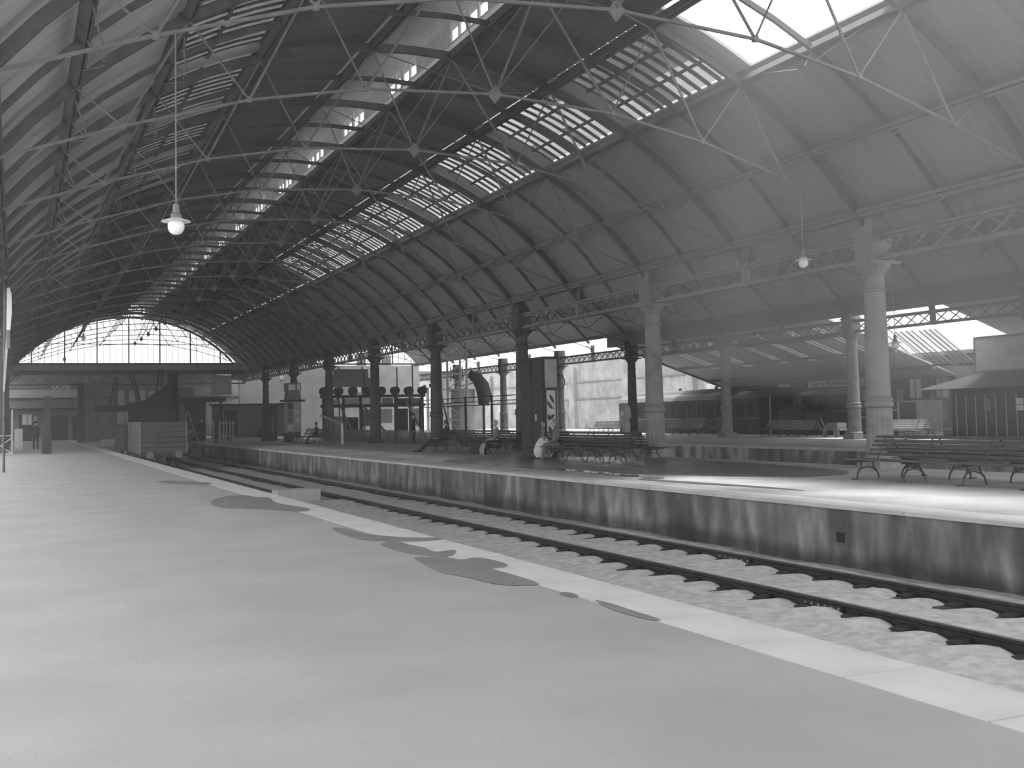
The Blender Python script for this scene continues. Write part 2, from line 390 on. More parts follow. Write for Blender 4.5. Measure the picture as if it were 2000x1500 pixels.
# skylight panes
def pane_mesh(x0, x1, w, m):
    return MB().prism(deck_profile(x0, x1, r=RR+.3, th=.012, n=3), 1, -w/2, w/2).mesh('pane', m)
def win_frame(s, rows, wspan, ny):
    mb = MB()
    a0 = math.asin((s[0]-XM)/RR); a1 = math.asin((s[1]-XM)/RR)
    for i in range(rows+1):
        a = a0+(a1-a0)*i/rows
        x = XM+(RR+.22)*math.sin(a); z = ZC+(RR+.22)*math.cos(a)
        mb.bar((x, -wspan/2, z), (x, wspan/2, z), .07, .06)
    return mb
wn_i = 0
span = HB-.84; NP = 10; pitch = span/NP
meshes = {}
for side, s, rows in (('right', SR, 3), ('left', SL, 2)):
    a0 = math.asin((s[0]-XM)/RR); a1 = math.asin((s[1]-XM)/RR)
    fr = win_frame(s, rows, span, NP).mesh('frame', 'rib')
    gb = MB()
    for k in range(NP+1):
        for q in range(4):
            b0 = a0+(a1-a0)*q/4; b1 = a0+(a1-a0)*(q+1)/4; y = -span/2+k*pitch
            gb.bar((XM+(RR+.285)*math.sin(b0), y, ZC+(RR+.285)*math.cos(b0)), (XM+(RR+.285)*math.sin(b1), y, ZC+(RR+.285)*math.cos(b1)), .17, .02)
    gbm = gb.mesh('glazing_bars', 'rib')
    for j, y in enumerate(TY):
        if y+HB > YE: continue
        yc = y+HB/2
        if side == 'right' and yc < 21: continue            # this bay stands open to the sky
        wn_i += 1
        w = struct(new('window_%d' % wn_i, fr, None, (0, yc, 0)))
        gg = new('glazing_bars', gbm, w)
        for r_ in range(rows):
            b0 = a0+(a1-a0)*r_/rows; b1 = a0+(a1-a0)*(r_+1)/rows
            xa = XM+RR*math.sin(b0)+.002; xb = XM+RR*math.sin(b1)-.002
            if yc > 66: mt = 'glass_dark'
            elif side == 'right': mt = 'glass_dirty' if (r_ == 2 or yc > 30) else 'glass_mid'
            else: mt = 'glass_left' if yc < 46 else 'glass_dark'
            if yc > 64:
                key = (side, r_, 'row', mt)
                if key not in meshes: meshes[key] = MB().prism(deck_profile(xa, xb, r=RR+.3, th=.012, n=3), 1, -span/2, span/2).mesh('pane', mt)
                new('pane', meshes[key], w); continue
            for k in range(NP):
                m2 = mt
                if side == 'right' and mt == 'glass_dirty' and random.random() < .08: m2 = 'glass_mid'
                if side == 'right' and r_ == 2 and 21 < yc < 30 and k == 5: m2 = 'glass_mid'
                key = (side, r_, m2)
                if key not in meshes: meshes[key] = pane_mesh(xa, xb, pitch-.04, m2)
                new('pane', meshes[key], w, (0, -span/2+(k+.5)*pitch, 0))
# lantern along the crown
zt = arcz(LR)
lan = MB()
ZW0, ZW1, ZLT = zt+.38, zt+.92, zt+1.0
for x, t in ((LR, 1), (LL, -1)):
    xa, xb = sorted((x, x+.06*t))
    lan.box(xa, xb, YR0, YE, zt+.2, ZW0); lan.box(xa, xb, YR0, YE, ZW1, ZLT)
lt = struct(obj('lantern', lan, 'lantern_wall'))
obj('lantern_roof', MB().prism([(LL-.3, ZLT-.06), (XM, ZLT+.6), (LR+.3, ZLT-.06), (LR+.3, ZLT+.02), (XM, ZLT+.7), (LL-.3, ZLT+.02)], 1, YR0, YE), 'lantern_wall', lt)
for x, t in ((LR, -1), (LL, 1)):
    xa, xb = sorted((x, x+.05*t))
    obj('sill_board', MB().box(xa, xb, YR0, YE, zt-.02, zt+.26), 'sill', lt)
wallm = MB().box(-.025, .025, 0, HB-2.75, ZW0, ZW1).mesh('wall_panel', 'lantern_wall')
lp = MB().box(-.006, .006, 0, .56, ZW0+.02, ZW1-.02).mesh('pane', 'glass_lantern')
lfr = MB()
for k, (o_, w_) in enumerate(((0, .09), (.68, .09), (1.34, .22), (2.04, .09), (2.68, .09))): lfr.box(-.03, .03, o_-.0, o_+w_, ZW0, ZW1)
lfm = lfr.mesh('frame', 'lantern_wall')
for y in [Y0+HB*k for k in range(-4, 16)]:
    ys = y-2.6                # the glazed half of each bay ends just past the truss
    for x in (LR+.03, LL-.03):
        wn_i += 1
        w = struct(new('window_%d' % wn_i, lfm, None, (x, ys, 0)))
        for q in (.10, .78, 1.5, 2.12): new('pane', lp, w, (0, q, 0))
        new('wall_panel', wallm, lt, (x, ys+2.75, 0))
# louvred end light of the lantern
wn_i += 1
w = struct(obj('window_%d' % wn_i, MB().box(8.3, 8.45, YE-.1, YE, zt+.1, ZLT).box(10.55, 10.7, YE-.1, YE, zt+.1, ZLT).box(8.3, 10.7, YE-.1, YE, zt+.1, zt+.25)
    .box(8.3, 10.7, YE-.1, YE, zt+.62, zt+.68).box(8.3, 10.7, YE-.1, YE, zt+.98, zt+1.05).box(9.1, 9.16, YE-.1, YE, zt+.1, ZLT).box(9.8, 9.86, YE-.1, YE, zt+.1, ZLT), 'iron'))
obj('pane', MB().box(8.35, 10.65, YE-.06, YE-.05, zt+.2, ZLT), 'glass_clear', w)

# purlins
PX = [(19.37, 'lowest roof purlin on the right, above the lattice girders'), (18.02, 'second roof purlin on the right'), (15.95, 'roof purlin along the lower edge of the right skylight strip'), (13.5, 'roof purlin along the upper edge of the right skylight strip'),
      (10.6, 'crown purlin under the bright windowed side of the lantern'), (8.4, 'crown purlin under the left side of the lantern'), (5.5, 'roof purlin along the upper edge of the left skylight strip'), (3.05, 'roof purlin along the lower edge of the left skylight strip'), (.98, 'broad dark purlin at upper left with V struts'), (-.37, 'lowest purlin at the left springing')]
for x, lb in PX:
    z = arcz(x); a = math.asin((x-XM)/RR)
    wd = .14
    p = thing('purlin', lb, 'roof beam')
    nx, nz = math.sin(a), math.cos(a)
    tx, tz = nz, -nx
    mb = MB()
    for s_ in (-1, 1):       # two parallel timbers
        cx, cz = x+tx*s_*.06, z+tz*s_*.06
        mb.bar((cx, YR0, cz), (cx, YE, cz), .06, .20, up=(nx, 0, nz))
    mb.box(x-.02, x+.02, YR0, YE, z-.05, z+.05)
    obj('beam', mb, 'iron_light' if x in (19.37, 18.02) else 'rib', p)
    # fish-belly tie under each bay
    if x in (19.37, 18.02, .98, 15.95, 3.05):
        vm = MB()
        q = (x-nx*.05, z-nz*.05); d = (x-nx*.5, z-nz*.5)
        vm.tube([(q[0], .9, q[1]), (d[0], HB/2-.25, d[1])], .018, 5).tube([(q[0], HB-.9, q[1]), (d[0], HB/2+.25, d[1])], .018, 5).tube([(q[0], HB/2, q[1]), (d[0], HB/2, d[1])], .02, 5)
        vme = vm.mesh('tie_rod', 'truss')
        for y in TY[:-1]: new('tie_rod', vme, p, (0, y, 0))

# trusses
def arc_bar(r, x0, x1, w, h, n=26, xm=XM, zc=ZC):
    a0 = math.asin((x0-xm)/r); a1 = math.asin((x1-xm)/r)
    P = []
    for i in range(n+1):
        a = a0+(a1-a0)*i/n; P.append((xm+(r+h/2)*math.sin(a), zc+(r+h/2)*math.cos(a)))
    for i in range(n, -1, -1):
        a = a0+(a1-a0)*i/n; P.append((xm+(r-h/2)*math.sin(a), zc+(r-h/2)*math.cos(a)))
    vs = [(u, -w/2, v) for u, v in P]+[(u, w/2, v) for u, v in P]; m = len(P); fs = []
    for i in range(n):
        a, b, c, d = i, i+1, m-2-i, m-1-i
        fs += [(a, b, c, d), (a+m, d+m, c+m, b+m), (a, a+m, b+m, b), (d, c, c+m, d+m)]
    fs += [(0, m-1, 2*m-1, m), (n, n+m, n+1+m, n+1)]
    return MB().add(vs, fs)
BN = [(-.72, 6.22), (1.83, 7.12), (4.2, 7.85), (6.6, 8.31), (9.5, 8.48), (12.4, 8.31), (14.8, 7.85), (17.17, 7.12), (19.72, 6.22)]
TN = [.98, 3.05, 5.5, 8.4, 10.6, 13.5, 15.95, 18.02]
m_rib = arc_bar(RR-.02, -.9, 19.9, .13, .20)
m_rib.v += []; rib_me = m_rib.mesh('rib', 'rib')
bc = MB()
for i in range(8):
    a, b = BN[i], BN[i+1]; bc.bar((a[0], 0, a[1]), (b[0], 0, b[1]), .055, .05)
bc_me = bc.mesh('bottom_chord', 'truss')
st = []
def strut(a, b, r): return MB().tube([(a[0], 0, a[1]), (b[0], 0, b[1])], r, 6).mesh('strut', 'truss')
for i in range(1, 8):
    t0, t1 = TN[i-1], TN[i]
    st.append(strut(BN[i], (t0, arcz(t0)-.08), .03 if i > 4 else .02)); st.append(strut(BN[i], (t1, arcz(t1)-.08), .02 if i > 4 else .03))
gm1 = MB().box(-.05, .05, -.045, .045, -.05, .06).mesh('gusset', 'truss')
gm2 = MB().prism([(0, -.2), (.17, 0), (0, .2), (-.17, 0)], 1, -.03, .03).mesh('gusset', 'truss')
plate = MB().tube([(9.5, -.5, 8.56), (9.5, .5, 8.56)], .03, 6).mesh('cross_rod', 'truss')
for j, y in enumerate(TY):
    t = thing('roof_truss', 'main roof truss, %s from the camera end, curved rib over a thin rod chord' % ORD[j], 'roof truss', (0, y, 0))
    new('rib', rib_me, t); new('bottom_chord', bc_me, t)
    for s_ in st: new('strut', s_, t)
    for x_, z_ in BN[1:-1]: new('gusset', gm2 if x_ == 9.5 else gm1, t, (x_, 0, z_))
# intermediate ribs
rib2 = arc_bar(RR-.03, -.9, 19.9, .08, .12).mesh('roof_rib', 'rib')
for j, y in enumerate(TY[:-1]):
    o = new('roof_rib', rib2, None, (0, y+HB/2, 0)); tag(o, 'slender arched roof rib between the %s and %s trusses from the camera end' % (ORD[j], ORD[j+1]), 'roof rib')
# longitudinal wind-bracing rods at the crown
br = thing('wind_bracing', 'crossed longitudinal tie rods running between the truss chords under the crown', 'bracing')
b1 = MB().tube([(9.5, 0, 8.5), (10.55, HB, 11.0)], .014, 5).mesh('tie_rod', 'truss')
b2 = MB().tube([(10.55, 0, 11.0), (9.5, HB, 8.5)], .014, 5).mesh('tie_rod', 'truss')
b3 = MB().tube([(9.5, 0, 8.5), (13.5, HB, 10.4)], .014, 5).mesh('tie_rod', 'truss')
b4 = MB().tube([(9.5, 0, 8.5), (8.45, HB, 11.0)], .014, 5).mesh('tie_rod', 'truss')
for y in TY[:-1]:
    for m_ in (b1, b2, b3, b4): new('tie_rod', m_, br, (0, y, 0))

# ------------------------------------------------------------------ columns and lattice girders
def column_meshes(mt, mc):
    d = {}
    d['plinth'] = MB().box(-.4, .4, -.4, .4, 0, .24).mesh('plinth', mt)
    d['base'] = MB().lathe([(.40, .24), (.40, .30), (.345, .36)], 20).mesh('base_ring', mt, True)
    d['shaft_lower'] = MB().lathe([(.34, .34), (.315, 1.5)], 32, flute=.05).mesh('fluted_shaft', mt)
    d['ring'] = MB().lathe([(.315, 1.5), (.36, 1.53), (.36, 1.60), (.33, 1.66), (.35, 1.70), (.35, 1.74), (.30, 1.78)], 24).mesh('collar', mt, True)
    d['shaft'] = MB().lathe([(.305, 1.76), (.285, 3.0), (.262, 4.42)], 24).mesh('shaft', mt, True)
    d['neck'] = MB().lathe([(.262, 4.40), (.29, 4.42), (.29, 4.47), (.255, 4.50), (.25, 4.85)], 24).mesh('neck_ring', mt, True)
    cap = MB().lathe([(.25, 4.82), (.28, 4.86), (.36, 4.96), (.43, 5.04), (.45, 5.10)], 24)
    cap.box(-.5, .5, -.46, .46, 5.08, 5.16)
    for sy in (-1, 1):
        for sx in (-1, 1):
            cap.prism([(0, 5.08), (sy*.42, 5.08), (sy*.36, 4.98), (sy*.22, 4.88), (0, 4.8)], 0, sx*.14-.05, sx*.14+.05)
    d['capital'] = cap.mesh('capital', mc)
    d['box'] = MB().box(-.3, .3, -.34, .34, 5.16, 6.3).box(-.36, .36, -.4, .4, 5.84, 5.92).mesh('upper_pier', mc)
    return d
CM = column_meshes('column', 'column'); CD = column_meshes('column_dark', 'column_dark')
def column(loc, label, D):
    t = thing('cast_iron_column', label, 'column', loc)
    for k in D: new(D[k].name.split('.')[0], D[k], t)
    return t
def girder_meshes():
    G = {}
    L = BAY
    G['top'] = MB().box(-.14, .14, .34, L-.34, 5.76, 5.82).box(-.03, .03, .34, L-.34, 5.68, 5.77).mesh('top_chord', 'girder')
    G['bot'] = MB().box(-.14, .14, .34, L-.34, 5.18, 5.24).box(-.03, .03, .34, L-.34, 5.23, 5.31).mesh('bottom_chord', 'girder')
    half = (L/2-.34-.09); n = 6; p = half/n
    G['p'] = p
    G['a'] = MB().bar((-.02, 0, 5.24), (-.02, p, 5.76), .02, .075, up=(1, 0, 0)).mesh('lattice_bar', 'girder')
    G['b'] = MB().bar((.02, 0, 5.76), (.02, p, 5.24), .02, .075, up=(1, 0, 0)).mesh('lattice_bar', 'girder')
    G['starts'] = [.34+i*p for i in range(n)]+[L/2+.09+i*p for i in range(n)]
    G['post'] = MB().box(-.1, .1, L/2-.09, L/2+.09, 5.16, 5.9).mesh('middle_post', 'girder')
    far = MB()
    for y in G['starts']:
        far.bar((-.02, y, 5.24), (-.02, y+p, 5.76), .02, .075, up=(1, 0, 0)).bar((.02, y, 5.76), (.02, y+p, 5.24), .02, .075, up=(1, 0, 0))
    G['far'] = far.mesh('lattice', 'girder')
    # curved spandrel brackets above the post carrying the eaves beam
    sp = MB()
    for y, w in ((L/2, .55),):
        for s_ in (-1, 1):
            sp.tube([(-.02, y+s_*.06, 5.85), (-.08, y+s_*.16, 6.05), (-.15, y+s_*.38, 6.24), (-.2, y+s_*w, 6.33)], [.05, .045, .04, .035], 6)
    sp.box(-.16, .1, L/2-.07, L/2+.07, 5.85, 6.34)
    G['br'] = sp.mesh('spandrel_bracket', 'girder')
    return G
GM = girder_meshes()
def girder(loc, label, near=True):
    t = thing('lattice_girder', label, 'girder', loc)
    for k in ('top', 'bot', 'post', 'br'): new(GM[k].name.split('.')[0], GM[k], t)
    if near:
        for y in GM['starts']:
            new('lattice_bar', GM['a'], t, (0, y, 0)); new('lattice_bar', GM['b'], t, (0, y, 0))
    else: stuff(new('lattice', GM['far'], t))
    return t
CY_ = [Y0+BAY*k for k in range(-1, 9)]
nm = ['just beyond the right frame edge', 'nearest pale one, rising behind the right-hand bench', 'second pale one, beside the middle double bench', 'behind the tall dark advertising stand', 'fourth, standing clear left of the seated people', 'fifth, by the leaning props of the drum rack', 'sixth, at the left end of the drum rack', 'seventh, behind the poster pillar', 'eighth and farthest, beside the small bench', 'at the glazed end wall']
for i, y in enumerate(CY_):
    if y > 105: continue
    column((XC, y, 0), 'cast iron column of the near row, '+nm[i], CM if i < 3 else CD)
for i, y in enumerate(CY_[:-1]):
    girder((XC, y, 0), 'lattice girder of the near row, %s bay counted from the right frame edge' % ORD[i], y < 70)
eb = tag(struct(obj('trim_1', MB().box(XC-.42, XC-.28, YR0, YE, 6.28, 6.44).box(XC-.3, XC+.5, YR0, YE, 6.36, 6.44), 'girder')), 'x', 'x')
for k in ('label', 'category'): del eb[k]
for i, y in enumerate([Y0+BAY*k for k in range(-1, 9)]):
    if 0 < i < 9 or i == 9: pass
    x_lab = 'cast iron column of the row under the second roof, %s from the right frame edge' % ORD[i]
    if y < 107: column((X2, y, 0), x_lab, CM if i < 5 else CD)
for i, y in enumerate([Y0+BAY*k for k in range(-1, 8)]):
    girder((X2, y, 0), 'lattice girder under the second roof, %s bay from the right frame edge' % ORD[i], y < 70)
# left row, only its far part comes into the frame
for i, k in enumerate((4, 5, 6, 7)):
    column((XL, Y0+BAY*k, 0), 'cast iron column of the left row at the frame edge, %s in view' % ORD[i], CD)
struct(obj('trim_2', MB().box(XL-.3, XL+.1, YR0, YE, 5.9, 6.4), 'girder'))
lwall = struct(obj('wall_left', MB().box(-3.3, -3.0, 66, 112, 0, 6.2), 'brickwall'))

# ------------------------------------------------------------------ glazed end wall of the main roof
def end_screen(xm, half, zb, za, y, widx, npan, major, extra=''):
    sag = za-zb; r = (half*half+sag*sag)/(2*sag); zc = za-r
    f = lambda x: zc+math.sqrt(max(0, r*r-(x-xm)**2))
    mb = MB()
    fr = arc_bar(r+.06, xm-half, xm+half, .12, .12, n=40, xm=xm, zc=zc)
    o = struct(obj('window_%d' % widx, fr, 'iron', loc=(0, y, 0)))
    pw = 2*half/npan
    for i in range(1, npan):
        x = xm-half+i*pw; mj = (i % major == major//2)
        w_ = .11 if mj else .035
        h = f(x)
        if h-zb < .05: continue
        obj('mullion', MB().box(x-w_/2, x+w_/2, -w_/2, w_/2, zb, h), 'iron', o)
    for i in range(npan):
        x0, x1 = xm-half+i*pw, xm-half+(i+1)*pw
        a, b = f(x0+.001), f(x1-.001)
        obj('pane', MB().prism([(x0, zb), (x1, zb), (x1, max(zb+.01, b)), (x0, max(zb+.01, a))], 1, -.006, .006), 'glass_clear', o)
    for z in (zb+.42*sag, ):
        hw = math.sqrt(r*r-(z-zc)**2); obj('transom', MB().box(xm-hw, xm+hw, -.03, .03, z-.03, z+.03), 'iron', o)
    obj('cill', MB().box(xm-half-.3, xm+half+.3, -.1, .1, zb-.16, zb), 'iron', o)
    return f
wn_i += 1
fs_ = end_screen(9.45, 9.35, 7.04, 11.15, YE, wn_i, 34, 5)
# spandrel boarding between the glass and the roof
P = []
n = 40
for i in range(n+1):
    x = 9.45-9.35+18.7*i/n; P.append((x, fs_(x)+.05))
sp = MB(); o_ = []
for i in range(n):
    x0, x1 = 9.45-9.35+18.7*i/n, 9.45-9.35+18.7*(i+1)/n
    t0_, t1_ = arcz(x0)+.25, arcz(x1)+.25
    if x0 >= LL-.2 and x1 <= LR+.2: t0_ = t1_ = zt+.15
    sp.add([(x0, 0, fs_(x0)), (x1, 0, fs_(x1)), (x1, 0, t1_), (x0, 0, t0_), (x0, .1, fs_(x0)), (x1, .1, fs_(x1)), (x1, .1, t1_), (x0, .1, t0_)],
           [(0, 1, 2, 3), (7, 6, 5, 4), (0, 4, 5, 1), (3, 2, 6, 7)])
sp.box(-1.2, .15, 0, .1, 5.4, 7.1).box(18.75, 20.3, 0, .1, 5.4, 7.1)
wb = struct(obj('wall_back', sp, 'roofdeck', loc=(0, YE+.02, 0)))
obj('fascia_beam', MB().box(-1, 20, -.1, .15, 6.35, 6.95), 'roofdeck', wb); obj('fascia_band', MB().box(-1, 20, -.16, -.1, 6.1, 6.35), 'iron', wb)
lg = thing('lattice_girder', 'long zigzag lattice girder across the far end under the arched glass', 'girder', (0, YE-.2, 0))
obj('top_chord', MB().box(-1, 20, -.1, .1, 5.95, 6.08), 'iron', lg); obj('bottom_chord', MB().box(-1, 20, -.1, .1, 5.02, 5.14), 'iron', lg)
zz = MB().bar((0, 0, 5.1), (.95, 0, 6.0), .08, .08, up=(0, 1, 0)).mesh('lattice_bar', 'iron'); zz2 = MB().bar((.95, 0, 6.0), (1.9, 0, 5.1), .08, .08, up=(0, 1, 0)).mesh('lattice_bar', 'iron')
for k in range(11): new('lattice_bar', zz, lg, (-.9+1.9*k, 0, 0)); new('lattice_bar', zz2, lg, (-.9+1.9*k, 0, 0))

# ------------------------------------------------------------------ second roof (over the far platform)
YR2 = 14.0; XM2 = 28.7; R2 = 11.2; ZC2 = 6.45-math.sqrt(R2**2-8.7**2)
a2 = lambda x: arcz(x, R2, XM2, ZC2)
c2 = struct(obj('ceiling', MB().prism(deck_profile(20.1, 23.6, R2+.24, XM2, ZC2), 1, YR2, YE).prism(deck_profile(25.4, 32.0, R2+.24, XM2, ZC2), 1, YR2, YE)
    .prism(deck_profile(33.8, 37.5, R2+.24, XM2, ZC2), 1, YR2, YE), 'roofdeck2'))
bd = MB()
for y in TY:
    for s in ((23.6, 25.4), (32.0, 33.8)): bd.prism(deck_profile(*s, R2+.24, XM2, ZC2, n=3), 1, y-.5, y+.5)
for s in ((23.6, 25.4), (32.0, 33.8)): bd.prism(deck_profile(*s, R2+.24, XM2, ZC2, n=3), 1, 75, YE)
obj('ceiling_band', bd, 'roofdeck2', c2)
for s, lab in (((23.6, 25.4), 'a'), ((32.0, 33.8), 'b')):
    gm = MB().prism(deck_profile(s[0], s[1], R2+.28, XM2, ZC2, th=.012, n=3), 1, -HB/2+.5, HB/2-.5).mesh('pane', 'glass_mid')
    bars = MB()
    for k in range(10):
        y = -HB/2+.5+k*(HB-1)/9
        bars.bar((s[0], y, a2(s[0])+.2), (s[1], y, a2(s[1])+.2), .2, .07)
    bme = bars.mesh('glazing_bars', 'rib')
    for y in TY[:-1]:
        if y+HB > 76: continue
        wn_i += 1
        w = struct(new('window_%d' % wn_i, bme, None, (0, y+HB/2, 0))); new('pane', gm, w)
for x, lb in ((20.4, 'purlin at the near eave of the second roof'), (22.2, 'lower purlin on the near slope of the second roof'), (25.4, 'upper purlin on the near slope of the second roof'), (32.0, 'upper purlin on the far slope of the second roof'), (33.8, 'middle purlin on the far slope of the second roof'), (35.6, 'pale lower purlin on the far slope of the second roof'), (37.1, 'pale purlin at the far eave of the second roof')):
    z = a2(x); p = tag(obj('purlin', MB().box(x-.09, x+.09, YR2, YE, z-.12, z+.1), 'iron_light' if x > 30 else 'girder'), lb, 'roof beam')
rb = arc_bar(R2-.05, XM2-8.6, XM2+8.6, .12, .16, xm=XM2, zc=ZC2).mesh('rib', 'girder')
ch = MB(); ND = [(20.2, 6.2), (23.0, 7.1), (26, 7.75), (28.7, 7.95), (31.4, 7.75), (34.4, 7.1), (37.2, 6.2)]
for i in range(6): ch.tube([(ND[i][0], 0, ND[i][1]), (ND[i+1][0], 0, ND[i+1][1])], .03, 5)
che = ch.mesh('bottom_chord', 'girder')
sr = []
for i in range(1, 6):
    for dx in (-1.3, 1.3): sr.append(MB().tube([(ND[i][0], 0, ND[i][1]), (ND[i][0]+dx, 0, a2(ND[i][0]+dx)-.05)], .025, 5).mesh('strut', 'girder'))
for j, y in enumerate(TY):
    t = thing('roof_truss', 'second roof truss beyond the near girders, %s from the camera end' % ORD[j], 'roof truss', (0, y, 0))
    new('rib', rb, t); new('bottom_chord', che, t)
    for s_ in sr: new('strut', s_, t)
wn_i += 1
fs2 = end_screen(28.9, 8.5, 7.0, 10.4, YE, wn_i, 26, 5)
sp = MB()
for i in range(30):
    x0, x1 = 20.4+17*i/30, 20.4+17*(i+1)/30
    sp.add([(x0, 0, fs2(x0)), (x1, 0, fs2(x1)), (x1, 0, max(a2(x1)+.3, fs2(x1)+.1)), (x0, 0, max(a2(x0)+.3, fs2(x0)+.1))], [(0, 1, 2, 3)])
wb2 = struct(obj('wall_back', sp, 'roofdeck2', loc=(0, YE+.05, 0)))
# eave beam of second roof
struct(obj('trim_3', MB().box(X2-.3, X2-.05, YR2, 68.4, 6.0, 6.85), 'girder'))

# third roof: lean-to beyond the second row of columns, ends at Y=68
def lz(x): return 6.35-.34*(x-X2)
LT0, LT1 = 46.5, 68.4
c3 = MB()
strips = [(48.2, 49.0), (50.6, 51.4), (53.6, 54.4), (56.4, 57.2), (60.0, 61.2), (63.4, 64.8)]
ys = [LT0]+[q for s in strips for q in s]+[LT1]
def slab(mb, x0, x1, y0, y1, t=.08):
    mb.add([(x0, y0, lz(x0)), (x1, y0, lz(x1)), (x1, y1, lz(x1)), (x0, y1, lz(x0)), (x0, y0, lz(x0)+t), (x1, y0, lz(x1)+t), (x1, y1, lz(x1)+t), (x0, y1, lz(x0)+t)],
           [(0, 3, 2, 1), (4, 5, 6, 7), (0, 1, 5, 4), (1, 2, 6, 5), (2, 3, 7, 6), (3, 0, 4, 7)])
for i in range(0, len(ys), 2): slab(c3, X2, 47.5, ys[i], ys[i+1])
for s in strips: slab(c3, X2, 39.0, *s); slab(c3, 43.5, 47.5, *s)
slab(c3, X2, 47.5, 16, 38.6)
ce3 = struct(obj('ceiling', c3, 'roofdeck2'))
for s in strips:
    wn_i += 1
    b = MB()
    for q in (0, .5, 1): y = s[0]+(s[1]-s[0])*q; b.bar((39, y, lz(39)+.03), (43.5, y, lz(43.5)+.03), .08, .08)
    w = struct(obj('window_%d' % wn_i, b, 'girder')); g_ = MB(); slab(g_, 39, 43.5, s[0], s[1], .012); obj('pane', g_, 'glass_dirty', w)
for x in (40.2, 42.8, 45.4):
    tag(obj('purlin', MB().box(x-.08, x+.08, LT0, LT1, lz(x)-.16, lz(x)), 'girder'), 'purlin of the lean-to roof, at its %s' % {40.2: 'upper side', 42.8: 'middle', 45.4: 'lower side'}[x], 'roof beam')
gb = MB().add([(X2, LT1, 6.2), (47.5, LT1, lz(47.5)-.1), (47.5, LT1, lz(47.5)+.1), (X2, LT1, 6.4)], [(0, 1, 2, 3)])
struct(obj('trim_4', MB().bar((X2, LT1, lz(X2)), (47.5, LT1, lz(47.5)), .1, .25), 'girder'))

# ------------------------------------------------------------------ haze volumes added in the hall, imitating a veil of lens flare
hm = bpy.data.materials.new('veil_haze'); hm.use_nodes = True; hn = hm.node_tree.nodes; hn.clear()
ho = hn.new('ShaderNodeOutputMaterial'); hv_ = hn.new('ShaderNodeVolumeScatter'); hv_.inputs['Density'].default_value = .0020; hv_.inputs['Anisotropy'].default_value = .35
hm.node_tree.links.new(hv_.outputs[0], ho.inputs['Volume']); MATS['haze'] = hm
hz_ = obj('veil_haze', MB().box(-6, 50, -12, YE-.5, .0, 13.2), 'haze')
hm2 = hm.copy(); hm2.node_tree.nodes['Volume Scatter'].inputs['Density'].default_value = .03; MATS['haze2'] = hm2  # denser volume added to imitate flare around the roof opening
hz2 = obj('veil_haze', MB().lathe([(.5, .3), (9, 2.5), (13, 6.5), (9.5, 11), (.5, 12.6)], 24, c=(21, 17, 0)), 'haze2'); hz2['kind'] = 'stuff'; tag(hz2, 'denser haze added as a flare veil under the open part of the roof at upper right', 'haze'); hz_['kind'] = 'stuff'; tag(hz_, 'thin grey haze added as a veil through the train shed', 'haze')

# ------------------------------------------------------------------ benches
def bench(label, loc, length, frames, mt='bench_slat', group=None, double=True, parts=True):
    """double-sided slatted bench; runs along +Y from loc, centre line at local x=0"""
    t = thing('platform_bench', label, 'bench', loc, group)
    sides = (-1, 1) if double else (-1,)
    for s in sides:
        for k in range(5):
            z0 = .485+k*.09; x = s*(.30-.26*(z0+.03-.46)/.42)
            obj('back_slat', MB().bar((x, 0, z0+.03), (x, length, z0+.03), .022, .06, up=(s*.45*-1, 0, 1)), mt, t)
        for k in range(5):
            x = s*(.36+k*.118); z = .425-.012*math.sin(k/4*PI)+(.012 if k == 4 else 0)
            obj('seat_slat', MB().box(min(x, x+s*.1), max(x, x+s*.1), 0, length, z-.028, z), mt, t)
        for y in frames:
            f = MB()
            # two S-curved legs joined by an arch, seat bearer, back stile
            def leg(p, r=.02): f.tube([(s*a, y, z) for a, z in p], r, 6)
            leg([(.78, .40), (.775, .31), (.80, .23), (.87, .15), (.89, .07), (.90, .0)])
            leg([(.46, .40), (.465, .31), (.43, .23), (.35, .15), (.32, .07), (.31, .0)])
            leg([(.86, .16), (.78, .235), (.62, .27), (.46, .235), (.37, .16)], .013)
            f.box(min(s*.30, s*.93), max(s*.30, s*.93), y-.02, y+.02, .365, .395)
            leg([(.36, .39), (.30, .47), (.06, .90)], .017)
            f.box(min(s*.88, s*1.02), max(s*.88, s*1.02), y-.035, y+.035, 0, .03)
            obj('leg_frame', f, 'bench_iron', t)
    return t
bench('long double-sided slatted bench at the right frame edge', (17.1, 12.6, 0), 6.65, [1.0, 2.9, 4.97, 6.3 - .02][:4] if False else [.5, 1.95, 3.4, 4.95, 6.3])
bench('dark double-sided slatted bench in the middle, right of the advertising stand', (17.15, 29.5, 0), 6.4, [.35, 1.8, 3.2, 4.6, 6.05], mt='wood_dark')
bench('dark slatted bench with the two seated people, left of the advertising stand', (17.6, 39.3, 0), 7.6, [.5, 2.3, 4.1, 5.9, 7.2], mt='wood_dark')
bench('small far bench with a dark figure, right of the poster pillar', (17.6, 68.5, 0), 5.2, [.5, 1.9, 3.3, 4.7], mt='wood_dark')
for lb, y, L in (('pale slatted bench on the far platform, in front of the locomotive', 49.6, 4.2), ('slatted bench on the far platform, right of the second pale column', 60.5, 4.8),
                 ('slatted bench on the far platform, behind the nearest pale column', 40.3, 4.7), ('high-backed slatted bench on the far platform, left of the scales', 71.5, 3.6)):
    bench(lb, (38.75 if y < 45 else 39.9, y, 0), L, [.4, L/2, L-.4], mt='mid' if y < 70 else 'bench_slat')

